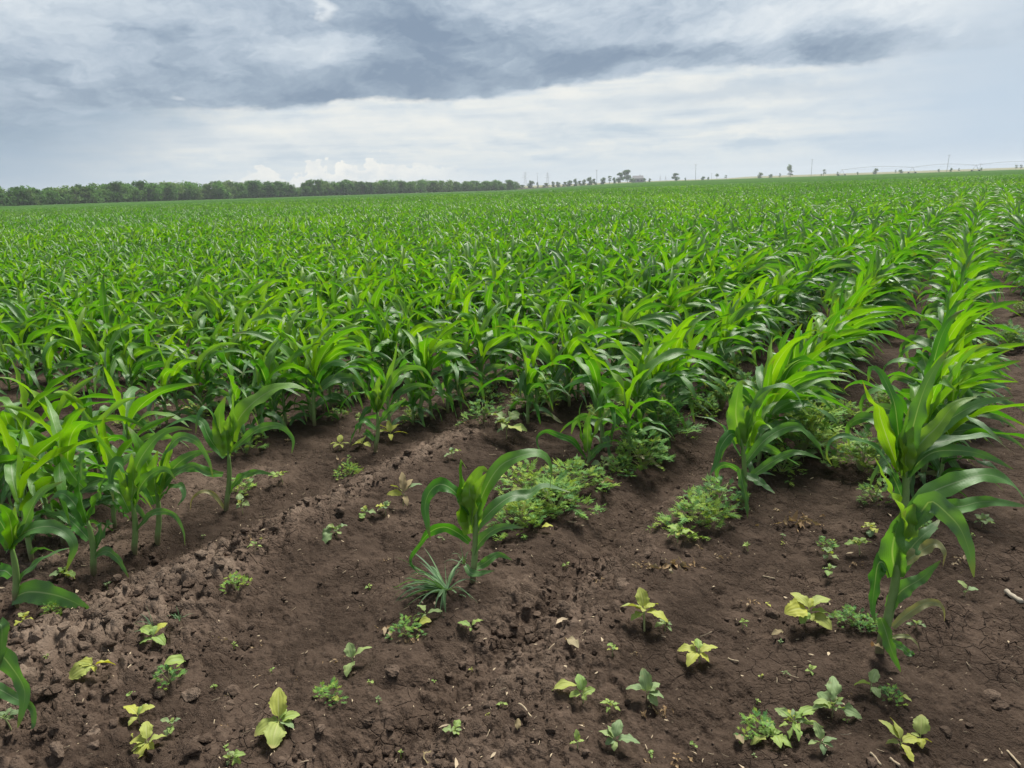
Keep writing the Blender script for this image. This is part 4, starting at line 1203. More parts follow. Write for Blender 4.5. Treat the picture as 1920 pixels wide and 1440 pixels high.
def scrap_heap(px, py, w, n, label):
    b, s = foot(px, py); g = np.random.default_rng(int(px)); mb = MB()
    for i in range(n):
        th = g.uniform(0, 6.28); c = np.array([g.normal(0, w * s * .3), g.normal(0, w * s * .16), g.uniform(0.004, 0.02)])
        L = w * s * g.uniform(.12, .34); d = nrm(np.array([math.cos(th), math.sin(th), g.normal(0, .4)])); q = np.linspace(-.5, .5, 7)[:, None]
        P = c + d * q * L + np.array([0, 0, 1]) * (q ** 2) * L * g.normal(0, .9); P[:, 2] = np.maximum(P[:, 2], 0.003)
        blade(mb, P, L * g.uniform(.2, .5), nrm(np.cross(d, [0.1, 0.2, 1])), .6, .8, 2, g.normal(0, .6), g.normal(0, 1), g.random(), 5, prof_ovate, g.uniform(0, 6))
    o = mb.obj('dead_plant', M['dead']); o.location = b
    tag(o, label, 'dead plant', 'dead shrivelled weeds')
scrap_heap(1258, 1066, 85, 22, 'largest tan heap of shrivelled dead weed on the smooth soil')
scrap_heap(1203, 1062, 45, 12, 'tan shrivelled dead weed left of the largest heap')
scrap_heap(1125, 1095, 30, 8, 'small bleached dead weed near a flat dark clod')
scrap_heap(1225, 1340, 60, 14, 'brown dead stems beneath the seedling with a spoon shaped leaf')
scrap_heap(1262, 1432, 55, 12, 'pale dead weed at the bottom border')
scrap_heap(1410, 1135, 36, 10, 'small dead sprig left of the large pale yellow seedling')
scrap_heap(1190, 1232, 30, 8, 'tiny pinkish dead sprig in the lower middle soil')
scrap_heap(350, 765, 50, 10, 'pale tan dead leaves on the soil among the left rows')
scrap_heap(650, 865, 34, 9, 'dry cream scraps on top of the plough ridge')
scrap_heap(735, 1190, 60, 12, 'bleached roots left of the light green feathery weed')
scrap_heap(775, 1205, 40, 9, 'cream dead scraps under the light green feathery weed')
scrap_heap(480, 1018, 30, 6, 'dead sprig on the ridge crest')
scrap_heap(1500, 985, 90, 16, 'tan dry scraps between the second and the rightmost row')

# grass tufts
def tuft(px, py, wpx, n, label, seed, up=0.5, wb=.012, mt='grass'):
    b, s = foot(px, py); g = np.random.default_rng(seed); mb = MB()
    for i in range(n):
        th = g.uniform(0, 6.28)
        if g.random() < .55: th = g.normal(np.pi, .9)
        L = wpx * s * .5 * g.uniform(.55, 1.2)
        P, S = leaf_line(g, 0.0, th, L, g.uniform(.1, 1.3) * up + .3, g.uniform(.4, 2.2), 12, .1, 0.012 * g.random())
        blade(mb, P, wb * g.uniform(.6, 1.2), S, .5, .05, 2, g.normal(0, .3), g.normal(0, .8), g.random(), 3, prof_grass)
    o = mb.obj('grass_tuft', M[mt]); o.location = b
    tag(o, label, 'grass', 'grass tufts on the soil')
tuft(838, 1108, 215, 54, 'dense blue green grass tuft at the foot of the lone centre corn plant', 3)
tuft(292, 1186, 90, 14, 'thin grass tuft growing through a yellow green seedling', 4, 1.0, .005)
tuft(338, 1166, 60, 9, 'wispy grass tuft just right of another on the clods', 5, 1.2, .004)
tuft(870, 1060, 80, 10, 'few grass blades behind the lone centre corn stalk', 6, 1.1, .006)

# dry sticks
def stick(px, py, px2, py2, r, label, name='dry_stick', mt='straw'):
    b, s = foot(px, py); e, _ = foot(px2, py2); g = np.random.default_rng(int(px))
    t = np.linspace(0, 1, 9)[:, None]
    P = (e - b) * t + np.array([0, 0, r * .9 + .002]) + np.sin(t * 5) * g.normal(0, .003, 3)
    P[:, 2] += 0
    mb = MB(); mb.tube(P, r * (1 + .15 * np.sin(np.arange(9) * 2.1)), 9, .5)
    o = mb.obj(name, M[mt]); o.location = b
    tag(o, label, 'stick', 'dry sticks and straws')
stick(1886, 1112, 1914, 1134, .009, 'thick bleached stick at the right border', mt='cob')
stick(973, 1322, 997, 1345, .0028, 'pale straw pointing down right in the lower middle')
stick(1631, 1414, 1652, 1436, .003, 'pale straw at the bottom border, left of another')
stick(1668, 1424, 1688, 1440, .0035, 'thicker pale straw at the bottom border, right of another')
stick(1888, 1410, 1912, 1436, .0028, 'thin tan stalk in the lower right corner')
stick(1365, 1236, 1384, 1243, .0024, 'short straw right of the low resting yellow seedling')
stick(1430, 1082, 1452, 1086, .0024, 'short straw on the smooth soil under a pale husk')
stick(240, 1255, 262, 1236, .0024, 'thin straw among the clods right of the flat yellow seedling')

# large clods
def clod(px, py, w, label, flat=.65):
    b, s = foot(px, py); g = np.random.default_rng(int(px * 2 + py)); r = w * s / 2
    mb = MB(); mb.raw(clod_verts(g, ICO3[0], r, flat) + [0, 0, r * .22], ICO3[1], float(g.uniform(.55, 1)))
    o = mb.obj('soil_clod', M['clod'], smooth=False); o.location = b
    tag(o, label, 'soil clod', 'large dry clods of earth')
for a in [(356, 1306, 32, 'large dry clod alone on dark soil at lower left'), (224, 1152, 24, 'pale rounded clod under the broad low corn leaf, right of two'),
          (202, 1160, 22, 'pale rounded clod under the broad low corn leaf, left of two'), (160, 1192, 24, 'rounded clod above a larger grey one at left'),
          (156, 1214, 30, 'grey rounded clod above the flat yellow seedling'), (110, 1408, 44, 'largest brown clod in the lower left corner'),
          (172, 1378, 36, 'broad clod left of the yellow seedling pair'), (100, 1296, 26, 'grey clod near the left border, right of two'),
          (74, 1294, 28, 'angular clod near the left border, left of two'), (297, 1304, 24, 'squat clod left of the large lone clod'),
          (175, 1400, 26, 'rough clod below the broad one by the yellow pair'), (100, 1372, 30, 'clod just above the largest one in the lower left corner'),
          (1165, 1098, 40, 'flat dark slab of earth in the centre right soil', .4), (735, 1258, 34, 'low brown clod right of a three leaved seedling', .4),
          (985, 1278, 20, 'small round clod at the crumbly soil edge in the lower middle'), (602, 1368, 20, 'small oval clod right of the tall leaved yellow seedling'),
          (692, 1355, 20, 'small standing clod in the lower left middle'), (1860, 1305, 34, 'flat cracked clod at the right of the bare soil', .35)]:
    clod(*a)

# yellowed sprouts and dry scraps round the feet of the rows
gs = np.random.default_rng(91)
for i in range(46):
    k = int(gs.choice([0, 0, 1, 1, 2, 3, 4, 5, 5, 6, 7])); a = start_of(k) + gs.uniform(-1.0, 2.0)
    q = UD * a + ND * (ROW0 - DROW * k + gs.normal(0, 0.18))
    if math.degrees(abs(math.atan2(q[0], q[1]))) > 35 or math.hypot(*q) < 2.3: continue
    d = np.array([q[0], q[1], soil_z(q[0], q[1])]) - EYE
    px_ = CX + F * (d @ CR) / (d @ FW); py_ = CY - F * (d @ CU) / (d @ FW)
    if i % 2: greens(px_, py_, 'small yellowing sprout at the foot of the corn rows', int(gs.integers(3, 7)), float(gs.uniform(14, 28)), ['yellow', 'lime', 'lime', 'pale'][i % 4], stem=10, group='yellowing sprouts round the row feet', parts=False, name='sprout', seed=i)
    else:
        scrap_heap(px_, py_, float(gs.uniform(22, 50)), int(gs.integers(5, 10)), 'dry tan scraps at the foot of the corn rows')

for i in range(34):
    px_, py_ = float(gs.uniform(60, 1900)), float(gs.uniform(1000, 1430))
    greens(px_, py_, 'tiny sprout scarcely bigger than a clod on the open soil', int(gs.integers(2, 5)), float(gs.uniform(7, 13)), ['yellow', 'lime', 'lime', 'pale'][i % 4], stem=5, group='tiny sprouts on the open soil', parts=False, name='sprout', seed=i)
for i in range(22):
    scrap_heap(float(gs.uniform(300, 1880)), float(gs.uniform(960, 1430)), float(gs.uniform(14, 34)), int(gs.integers(3, 7)), 'small scrap of shrivelled weed on the open soil')

# ------------------------------------------------------------------ far things
def tree_geo(seed, H, Wd, shape='round', n=420, trunk=0.25, leaf=0.5, gaps=0.35):
    g = np.random.default_rng(seed)
    cl = []
    nb = 14 if shape == 'round' else 8
    for i in range(nb):
        z = H * g.uniform(trunk + .08, .92)
        if shape == 'vase': rr = Wd * .5 * np.interp(z / H, [0, .5, 1], [.1, .35, 1])
        elif shape == 'cone': rr = Wd * .5 * np.interp(z / H, [0, .25, 1], [.5, 1, .25])
        else: rr = Wd * .5 * math.sqrt(max(.05, 1 - ((z / H - .55) / .52) ** 2))
        th = g.uniform(0, 6.28); q = math.sqrt(g.random()) * .8
        cl.append((rr * q * math.cos(th), rr * q * math.sin(th), z, Wd * g.uniform(.16, .30)))
    cl.append((0, 0, H * .9, Wd * .2))
    Q, A = [], []
    for i in range(n):
        c = cl[int(g.integers(len(cl)))]
        d = nrm(g.normal(size=3)); r = c[3] * g.random() ** .4
        p = np.array(c[:3]) + d * r * np.array([1, 1, .8])
        nn = nrm(d + g.normal(0, .8, 3) + [0, 0, .4]); a = nrm(np.cross(nn, g.normal(size=3))); b = np.cross(nn, a)
        s = leaf * g.uniform(.5, 1.3)
        Q.append([p - a * s, p - b * s * .6, p + a * s, p + b * s * .6]); A.append(g.random())
    cr = MB(); cr.quads(np.array(Q), [[0, .5], [.5, 0], [1, .5], [.5, 1]], np.array(A))
    tr = MB()
    t = np.linspace(0, 1, 6)
    P = np.stack([.03 * H * np.sin(t * 2 + g.uniform(0, 6)), .03 * H * np.cos(t * 2.3), H * .75 * t - .3 * (1 - t)], 1)
    r0 = max(.09, H * .022)
    tr.tube(P, np.linspace(r0, r0 * .4, 6), 6)
    for c in cl[:6]:
        s0 = P[int(g.integers(2, 5))]; e = np.array(c[:3]); q = np.linspace(0, 1, 4)[:, None]
        tr.tube(s0 + (e - s0) * q + np.array([0, 0, .05 * H]) * np.sin(np.pi * q), np.linspace(r0 * .45, r0 * .12, 4), 5)
    return cr, tr
TREES = {}
def tree_proto(key, *a, mt='tree', **k):
    cr, tr = tree_geo(*a, **k)
    TREES[key] = (cr.mesh('crown', M[mt], smooth=False), tr.mesh('trunk', M['bark']))
def plant_tree(key, x, y, label, group, s=(1, 1, 1), rz=0.0, name='tree', dz=0.0):
    r = thing(name, (x, y, float(terrain(np.array([x]), np.array([y]))[0]) + dz), label, 'tree', group, rz)
    r.scale = s
    for nm, me in (('crown', TREES[key][0]), ('trunk', TREES[key][1])):
        o = bpy.data.objects.new(nm, me); COL.objects.link(o); o.parent = r
    return r
for i in range(7): tree_proto('belt%d' % i, 60 + i, 7.0, 6.5, ('round', 'round', 'cone', 'round', 'round', 'vase', 'round')[i], 1000, .06, .36, mt=('tree', 'tree2')[i % 3 == 2])
gt = np.random.default_rng(31)
# height of the belt's skyline in photo pixels
BX = [-120, 0, 100, 145, 230, 320, 415, 500, 640, 760, 880, 945, 972]
BT = [36, 36, 32, 37, 40, 34, 37, 33, 32, 27, 22, 23, 17]
px = -150.0
nb = 0; end_done = False
while px < 972:
    for row in range(3):
        x_ = px + gt.uniform(-3, 3)
        a, _ = azel(x_, 380 - .0333 * x_)
        d = float(edge_dist(a)) + 3 + row * 7 + gt.uniform(0, 3)
        h = float(np.interp(x_, BX, BT)) / F * d * gt.uniform(.42, .86) + .3
        p = (d * math.sin(R(a)), d * math.cos(R(a)))
        key = 'belt%d' % int(gt.integers(7))
        wv = h / 7 * gt.uniform(.9, 1.35)
        if px > 958 and row == 0 and not end_done:
            end_done = True
            lab = 'rounded tree standing at the right end of the dense tree belt'
        else: lab = 'leafy tree in the dense dark belt along the left edge of the field'
        plant_tree(key, p[0], p[1], lab, 'trees of the belt on the left', (wv, wv, h / 7), gt.uniform(0, 6.28), 'belt_tree')
        nb += 1
    px += 10 + gt.uniform(-2, 3) - px * .003
# undergrowth that closes the foot of the belt
mbu = MB(); Q, A = [], []
for i in range(5200):
    x_ = gt.uniform(-170, 972); a, _ = azel(x_, 380 - .0333 * x_)
    d = float(edge_dist(a)) + gt.uniform(1, 12)
    c = np.array([d * math.sin(R(a)), d * math.cos(R(a)), 0]); c[2] = float(terrain(c[:1], c[1:2])[0]) + gt.uniform(.2, 3.3)
    nn = nrm(gt.normal(size=3) + [0, -.5, .6]); u = nrm(np.cross(nn, gt.normal(size=3))); w = np.cross(nn, u); s = gt.uniform(.25, .75)
    Q.append([c - u * s, c - w * s * .7, c + u * s, c + w * s * .7]); A.append(gt.random())
mbu.quads(np.array(Q), [[0, .5], [.5, 0], [1, .5], [.5, 1]], np.array(A))
tag(mbu.obj('undergrowth', M['tree2'], smooth=False), 'dark bushy undergrowth closing the foot of the tree belt', 'undergrowth', kind='stuff')

# single trees along the horizon, right of the belt
tree_proto('big', 81, 10, 8.5, 'round', 1300, .04, .5, mt='tree2')
tree_proto('bush', 82, 4, 4.5, 'round', 500, .0, .35, mt='tree2')
tree_proto('vase', 83, 7, 5, 'vase', 300, .45, .4, mt='tree2')
tree_proto('cone', 84, 7, 3.2, 'cone', 260, .1, .35, mt='tree2')
tree_proto('slim', 85, 9, 2.6, 'round', 200, .3, .4, mt='tree2')
HH = {'big': (10, 8.5), 'bush': (4, 4.5), 'vase': (7, 5), 'cone': (7, 3.2), 'slim': (9, 2.6)}
def far_tree(px, hpx, wpx, d, key, label, group='lone trees along the horizon', sink=0.0):
    b = at_dist(px, d); H0, W0 = HH[key]
    a = math.degrees(math.atan2(b[0], b[1])); ed = float(edge_dist(a))
    # tops stand over the crop canopy's line of sight at the field's edge
    zc = float(terrain(np.array([ed * math.sin(R(a))]), np.array([ed * math.cos(R(a))]))[0]) + .65
    zline = CAMH + (zc - CAMH) * d / ed
    zt = float(terrain(b[:1], b[1:2])[0])
    H = hpx / F * d + max(0.0, zline - zt) ; W = wpx / F * d
    plant_tree(key, b[0], b[1], label, group, (W / W0, W / W0, H / H0), px * .7, 'tree')
far_tree(1178, 22, 24, 720, 'big', 'tallest dark round tree on the horizon, left of the pale roofed house')
far_tree(1163, 18, 17, 700, 'big', 'round tree leaning against the tallest one on the horizon')
far_tree(1143, 14, 8, 700, 'slim', 'slim tree left of the tall dark pair on the horizon')
far_tree(1152, 9, 8, 690, 'bush', 'bush at the foot of the slim tree left of the tall pair')
far_tree(1131, 10, 13, 640, 'bush', 'bush between the pole and the slim tree on the horizon')
for i, (x, h, w) in enumerate([(978, 7, 12), (995, 12, 16), (1008, 9, 5), (1022, 8, 14), (1037, 9, 8), (1046, 8, 12), (1058, 8, 10), (1068, 9, 14), (1079, 11, 10), (1088, 8, 10), (1095, 9, 10), (1106, 12, 14), (1115, 10, 9)]):
    far_tree(x, h, w, 620 + 40 * (i % 3), 'bush' if i % 3 else 'big', 'low dark tree in the broken line between the belt and the pole', 'low trees right of the tree belt')
far_tree(1208, 6, 8, 700, 'bush', 'small bush right of the pale roofed house')
far_tree(1218, 5, 6, 720, 'bush', 'second small bush right of the pale roofed house')
far_tree(1266, 13, 16, 760, 'big', 'round tree standing alone right of the tripod masts')
far_tree(1285, 4, 4, 760, 'bush', 'tiny bush just right of the lone round tree')
far_tree(1318, 5, 9, 760, 'bush', 'low bush right of the tall pole')
far_tree(1328, 4, 5, 780, 'bush', 'tiny bush between the tall pole and the vase shaped tree')
far_tree(1344, 10, 9, 760, 'vase', 'small vase shaped tree on the horizon')
far_tree(1361, 7, 5, 770, 'slim', 'small slim tree right of the vase shaped one')
far_tree(1425, 8, 11, 760, 'bush', 'dark round bush left of the tall split crowned tree')
far_tree(1445, 5, 9, 780, 'bush', 'pair of low bushes left of the tall split crowned tree')
far_tree(1462, 7, 6, 780, 'cone', 'pointed small tree left of the tall split crowned tree')
far_tree(1479, 21, 11, 760, 'vase', 'tall tree with a split open crown, right half of the horizon')
far_tree(1482, 12, 11, 755, 'cone', 'dense lower tree at the foot of the split crowned tree')
far_tree(1545, 11, 6, 760, 'slim', 'thin dark tree right of the second tall pole')
far_tree(1540, 3, 3, 760, 'bush', 'tiny bush left of the thin dark tree')
far_tree(1570, 6, 6, 760, 'cone', 'small pointed tree beside the end tower of the irrigation pipe')
far_tree(1608, 4, 4, 800, 'bush', 'tiny tree under the first irrigation span, left one')
far_tree(1641, 8, 10, 800, 'bush', 'round tree crossing the first irrigation span')
far_tree(1679, 6, 3, 800, 'slim', 'thin shrub under the first irrigation span')
far_tree(1689, 5, 9, 800, 'bush', 'low round shrub under the first irrigation span, right one')
far_tree(1760, 4, 5, 820, 'bush', 'tiny bush under the second irrigation span, left one')
far_tree(1783, 5, 5, 820, 'bush', 'small bush under the second irrigation span beside the leaning pole')
far_tree(1798, 5, 4, 820, 'cone', 'small tree under the second irrigation span, right one')
far_tree(1840, 4, 4, 820, 'bush', 'tiny bush near the third irrigation tower')
far_tree(1905, 7, 5, 820, 'slim', 'small tree at the right border, left of two')
far_tree(1914, 7, 5, 820, 'slim', 'small tree at the right border, right of two')

# distant fields beyond the crop on the right
def strip(a0, a1, d0, d1, dz, name, label):
    an = np.linspace(a0, a1, 60); dd = np.linspace(d0, d1, 8)
    A, D = np.meshgrid(an, dd); X, Y = D * np.sin(R(1) * A), D * np.cos(R(1) * A)
    taper = (sstep(a0, a0 + 3, A))
    Z = terrain(X, Y) + dz * sstep(d0, d0 + (d1 - d0) * .6, D) * taper + .3
    mb = MB(); mb.grid(np.stack([X, Y, Z], -1), X * 0, Y * 0, .5)
    tag(mb.obj(name, M['strip']), label, kind='structure')
strip(15, 60, 640, 2400, 3.2, 'distant_field', 'ochre and pale green stubble beyond the corn')
strip(-12, 16, 700, 2400, 1.0, 'distant_meadow', 'pale meadow beyond the low trees')

# line poles
def pole(px, hpx, d, label, lean=0.0):
    b = at_dist(px, d); z = float(terrain(b[:1], b[1:2])[0]); H = hpx / F * d + 1.5
    r = thing('utility_pole', (b[0], b[1], z), label, 'pole', 'utility poles along the horizon')
    mb = MB(); t = np.linspace(0, 1, 5)[:, None]
    mb.tube(np.array([lean, 0, H]) * t - [0, 0, .3], np.linspace(.13, .08, 5), 8); mb.obj('pole', M['conc'], r)
    c = MB(); c.box((lean * .95, 0, H * .95), (1.5, .1, .1)); c.obj('crossarm', M['conc'], r)
    for k in (-.65, 0, .65):
        q = MB(); q.tube(np.array([[lean * .95 + k, 0, H * .95 + .05], [lean * .95 + k, 0, H * .95 + .3]]), .05, 6); q.obj('insulator', M['wallm'], r)
pole(1119, 24, 460, 'pole rising left of the slim tree at the end of the low trees')
pole(1304, 25, 480, 'tall pole between the lone round tree and the vase shaped tree')
pole(1521, 26, 500, 'pole between the split crowned tree and the thin dark tree')
pole(1775, 24, 520, 'slightly leaning pole behind the second irrigation span', .5)
pole(1837, 9, 700, 'short far pole near the third irrigation tower')
pole(1334, 9, 700, 'short far pole left of the vase shaped tree')
pole(1008, 24, 640, 'plain tall pole between the two lattice pylons')

def pylon(px, hpx, d, label):
    b = at_dist(px, d); z = float(terrain(b[:1], b[1:2])[0]); H = hpx / F * d + 5
    r = thing('lattice_pylon', (b[0], b[1], z), label, 'pylon', 'lattice pylons beyond the belt')
    mb = MB(); W = H * .11
    lv = np.linspace(0, 1, 7)
    for sx in (-1, 1):
        for sy in (-1, 1):
            mb.tube(np.array([[sx * W * (1 - .85 * t), sy * W * (1 - .85 * t), H * t] for t in (0, .5, 1)]), .22, 4)
    for i in range(6):
        w0, w1 = W * (1 - .85 * lv[i]), W * (1 - .85 * lv[i + 1])
        for s_ in (-1, 1):
            mb.tube(np.array([[-w0, s_ * w0, H * lv[i]], [w1, s_ * w1, H * lv[i + 1]]]), .12, 4)
            mb.tube(np.array([[w0, s_ * w0, H * lv[i]], [-w1, s_ * w1, H * lv[i + 1]]]), .12, 4)
    mb.obj('lattice_tower', M['steel'], r)
    for f_, w in ((.62, .26), (.78, .2), (.92, .14)):
        c = MB(); c.tube(np.array([[-H * w, 0, H * f_], [0, 0, H * f_ + .8], [H * w, 0, H * f_]]), .22, 5); c.obj('crossarm', M['steel'], r)
pylon(985, 21, 1500, 'lattice pylon nearest to the end of the tree belt')
pylon(1027, 19, 1560, 'lattice pylon right of the plain tall pole')

def mast(px, hpx, d, label):
    b = at_dist(px, d); z = float(terrain(b[:1], b[1:2])[0]); H = hpx / F * d + 2
    r = thing('tripod_mast', (b[0], b[1], z), label, 'mast', 'tripod masts by the bushes')
    mb = MB()
    for k in range(3):
        th = 2.1 * k + .4; mb.tube(np.array([[math.cos(th) * H * .16, math.sin(th) * H * .16, 0], [0, 0, H * .75]]), .10, 5)
    mb.obj('tripod', M['steel'], r)
    q = MB(); q.tube(np.array([[0, 0, H * .7], [0, 0, H]]), .06, 5); q.obj('tip', M['steel'], r)
mast(1238, 10, 760, 'thin tripod mast, left one of two, right of the pale roofed house')
mast(1248, 9, 760, 'thin tripod mast, right one of two, near the lone round tree')

# farm house
b = at_dist(1196, 740); z = float(terrain(b[:1], b[1:2])[0])
hs = thing('farm_house', (b[0], b[1], z), 'pale low house with a grey pitched roof right of the tallest tree', 'house', None, -.15)
w = MB(); w.box((0, 0, 2.0), (10, 6, 4)); w.obj('wall', M['wallm'], hs, False)
rf = MB(); rf.raw([[-5.4, -3.4, 4], [5.4, -3.4, 4], [5.4, 3.4, 4], [-5.4, 3.4, 4], [-5.0, 0, 6.6], [5.0, 0, 6.6], [5.4, 0, 4], [-5.4, 0, 4], [5.2, -1.7, 5.3], [-5.2, -1.7, 5.3], [5.2, 1.7, 5.3], [-5.2, 1.7, 5.3]],
       [[0, 1, 5, 4], [2, 3, 4, 5], [1, 6, 5, 8], [6, 2, 10, 5], [3, 7, 4, 11], [7, 0, 9, 4]])
ro = rf.obj('roof', M['roofm'], hs, False)
ch = MB(); ch.box((2, .8, 6.6), (.7, .7, 1.6)); ch.obj('chimney', M['wallm'], ro, False)
for k in (-3.2, 0, 3.2):
    q = MB(); q.box((k, -3.02, 2.1), (1.3, .06, 1.4)); q.obj('window', M['glass'], hs, False)

# centre pivot irrigation machine: trusses on wheeled towers, one machine
def pivot():
    TX = [(1578, 530), (1710, 535), (1829, 540), (1960, 545)]
    pts = [at_dist(*t) for t in TX]
    zs = [float(terrain(p[:1], p[1:2])[0]) for p in pts]
    o0 = np.array([*pts[0], zs[0]])
    r = thing('irrigation_machine', o0, 'long centre pivot irrigation pipe on wheeled towers across the right horizon', 'irrigation machine')
    HT = 4.3
    for i, (p, z) in enumerate(zip(pts, zs)):
        c = np.array([*p, z]) - o0
        t = MB()
        dirp = nrm((pts[min(i + 1, 3)] - pts[max(i - 1, 0)])); nv = np.array([-dirp[1], dirp[0]])
        for s_ in (-1, 1):
            for q in (-1, 1):
                t.tube(np.array([[c[0] + dirp[0] * s_ * 1.9 + nv[0] * q * .3, c[1] + dirp[1] * s_ * 1.9 + nv[1] * q * .3, .6 + c[2]], [c[0], c[1], HT + c[2]]]), .09, 6)
        t.tube(np.array([[c[0] - dirp[0] * 2.0, c[1] - dirp[1] * 2.0, .75 + c[2]], [c[0] + dirp[0] * 2.0, c[1] + dirp[1] * 2.0, .75 + c[2]]]), .10, 6)
        t.obj('tower', M['steel'], r)
        for s_ in (-1, 1):
            wc = np.array([c[0] + dirp[0] * 1.9 * s_, c[1] + dirp[1] * 1.9 * s_, c[2] + .65]); w = MB()
            w.tube(np.array([wc - [nv[0] * .18, nv[1] * .18, 0], wc + [nv[0] * .18, nv[1] * .18, 0]]), .65, 16); w.obj('wheel', M['rubber'], r)
        if i < 3:
            c2 = np.array([*pts[i + 1], zs[i + 1]]) - o0
            q = np.linspace(0, 1, 17)[:, None]
            A = c + [0, 0, HT - .3]; B = c2 + [0, 0, HT - .3]
            P = A + (B - A) * q + np.array([0, 0, 1.25]) * np.sin(np.pi * q)
            s = MB(); s.tube(P, .085, 8); s.obj('pipe_span', M['steel'], r)
            tr = MB(); low = A + (B - A) * q - np.array([0, 0, .25]) * np.sin(np.pi * q)
            tr.tube(low, .02, 4)
            for k in range(1, 16, 2): tr.tube(np.array([P[k], low[k], P[min(k + 1, 16)]]), .02, 4)
            tr.obj('truss', M['steel'], r)
pivot()

# ------------------------------------------------------------------ sky
def build_world():
    w = bpy.data.worlds.new('World'); sc.world = w; w.use_nodes = True
    nt = w.node_tree; nt.nodes.clear(); n = NT(nt)
    g = n.new('ShaderNodeTexCoord').outputs['Generated']
    sp = n.new('ShaderNodeSeparateXYZ'); n.put(sp.inputs[0], g)
    az = n.mul(n.m('ARCTAN2', sp.outputs[0], sp.outputs[1]), 57.29578)
    el = n.mul(n.m('ARCSINE', n.m('MINIMUM', n.m('MAXIMUM', sp.outputs[2], -1.0), 1.0)), 57.29578)
    def nz(fx, fy, seed, det=5, rough=.55, a=az, e=el):
        return n.noise(n.xyz(n.mul(a, fx), n.mul(e, fy), seed), 1, det, rough)
    w1 = n.sub(nz(.09, .28, 1.3, 4), .5); w2 = n.sub(nz(.12, .30, 7.7, 4), .5)
    w3 = n.sub(nz(.5, 1.1, 17.7, 5, .6), .5)
    azw = n.add(az, n.add(n.mul(w1, 7), n.mul(w3, 2.0))); elw = n.add(el, n.add(n.mul(w2, 2.6), n.mul(w3, 1.5)))
    def G(px, py, sx, sy, amp, a=azw, e=elw):
        """soft lobe of the cloud deck around a direction"""
        A, E_ = azel(px, py); sx, sy = sx / F * 57.3, sy / F * 57.3
        q = n.add(n.m('POWER', n.mul(n.sub(a, A), 1 / sx), 2), n.m('POWER', n.mul(n.sub(e, E_), 1 / sy), 2))
        return n.mul(n.m('EXPONENT', n.mul(q, -1)), amp)
    def curve(pts, lo, hi, vmax):
        c = n.new('ShaderNodeFloatCurve'); cm = c.mapping.curves[0]
        P = [((a - lo) / (hi - lo), v / vmax) for a, v in pts]
        while len(cm.points) < len(P): cm.points.new(.5, .5)
        for q, (x, y) in zip(cm.points, P): q.location = (x, y)
        c.mapping.update()
        n.put(c.inputs['Value'], n.m('MULTIPLY_ADD', az, 1 / (hi - lo), -lo / (hi - lo), clamp=True))
        return n.mul(c.outputs[0], vmax)
    # clear sky behind the clouds
    sky = n.new('ShaderNodeTexSky', sky_type='NISHITA')
    sky.sun_disc = False; sky.sun_elevation = SUN_EL; sky.sun_rotation = SUN_AZ
    blue = n.mix(1.0, sky.outputs[0], (.10, .10, .10), 'MULTIPLY')
    # high bright layer under the deck
    st = nz(.05, .75, 3.1, 6, .6, azw, el); st2 = nz(.16, 1.5, 31, 5, .6, azw, el)
    puff = n.sub(nz(.22, .6, 91, 6, .55, azw, el), nz(.22, .6, 91, 6, .55, n.add(azw, .5), n.add(el, .5)))
    stm = n.add(n.add(n.mul(st, .62), n.mul(st2, .38)), n.mul(puff, .55))
    low = n.ramp(stm, [(.34, lin(186, 203, 218)), (.46, lin(212, 222, 229)), (.58, lin(233, 236, 234)), (.72, lin(246, 245, 238))])
    low = n.mix(n.sm(1.6, -.2, el), low, lin(205, 219, 229))
    # brighter band just below the deck
    bp = [azel(*q) for q in [(-60, 240), (0, 228), (150, 214), (300, 208), (450, 208), (600, 203), (640, 193), (760, 193), (900, 189), (950, 183), (1010, 170), (1100, 158), (1200, 143), (1300, 129),
                             (1400, 130), (1500, 131), (1600, 124), (1680, 108), (1760, 98), (1850, 92), (1920, 78)]]
    base = curve([(-60, 4)] + bp + [(48, 13), (60, 14)], -60, 60, 16)
    band = n.m('EXPONENT', n.mul(n.m('POWER', n.mul(n.sub(n.sub(base, el), 1.6), .7), 2), -1))
    low = n.mix(n.mul(band, .45), low, lin(240, 241, 238))
    # heaped white clouds low over the tree belt
    hump = n.add(nz(.42, .0, 12, 2, .5, az, el), n.mul(n.sub(nz(.9, 1.2, 14, 5, .6, az, el), .5), 1.0))
    hh = n.sub(n.mul(hump, 4.6), .35); hh = n.mul(hh, n.m('EXPONENT', n.mul(n.m('POWER', n.mul(n.add(az, 11), 1 / 10.5), 2), -1)))
    low = n.mix(n.mul(n.sm(3.2, .8, el), .6), low, lin(205, 219, 229))
    cum = n.mul(n.mul(n.sm(-.12, .10, n.sub(hh, el)), n.sm(-.1, .5, hh)), n.m('EXPONENT', n.mul(n.m('POWER', n.mul(n.add(az, 12.5), 1 / 9.0), 4), -1)))
    cumc = n.ramp(n.add(n.mul(n.sub(hh, el), .13), n.mul(nz(.7, 1.3, 23, 5, .6, az, el), .75)), [(.3, lin(254, 252, 243)), (.48, lin(240, 241, 238)), (.72, lin(208, 219, 226))])
    low = n.mix(n.mul(cum, .97), low, cumc)
    # small grey bank low in the middle right
    low = n.mix(n.add(G(1330, 175, 150, 14, .55), G(1560, 160, 160, 12, .45)), low, lin(190, 204, 217))
    low = n.mix(G(1190, 228, 60, 7, .5), low, lin(184, 203, 218))
    # blue grey rain air: right border and lower left
    right = n.sm(16, 33, n.add(az, n.mul(w1, 5)))
    low = n.mix(n.mul(right, .92), low, n.mix(n.sm(2, 9, el), lin(186, 206, 226), lin(192, 207, 222)))
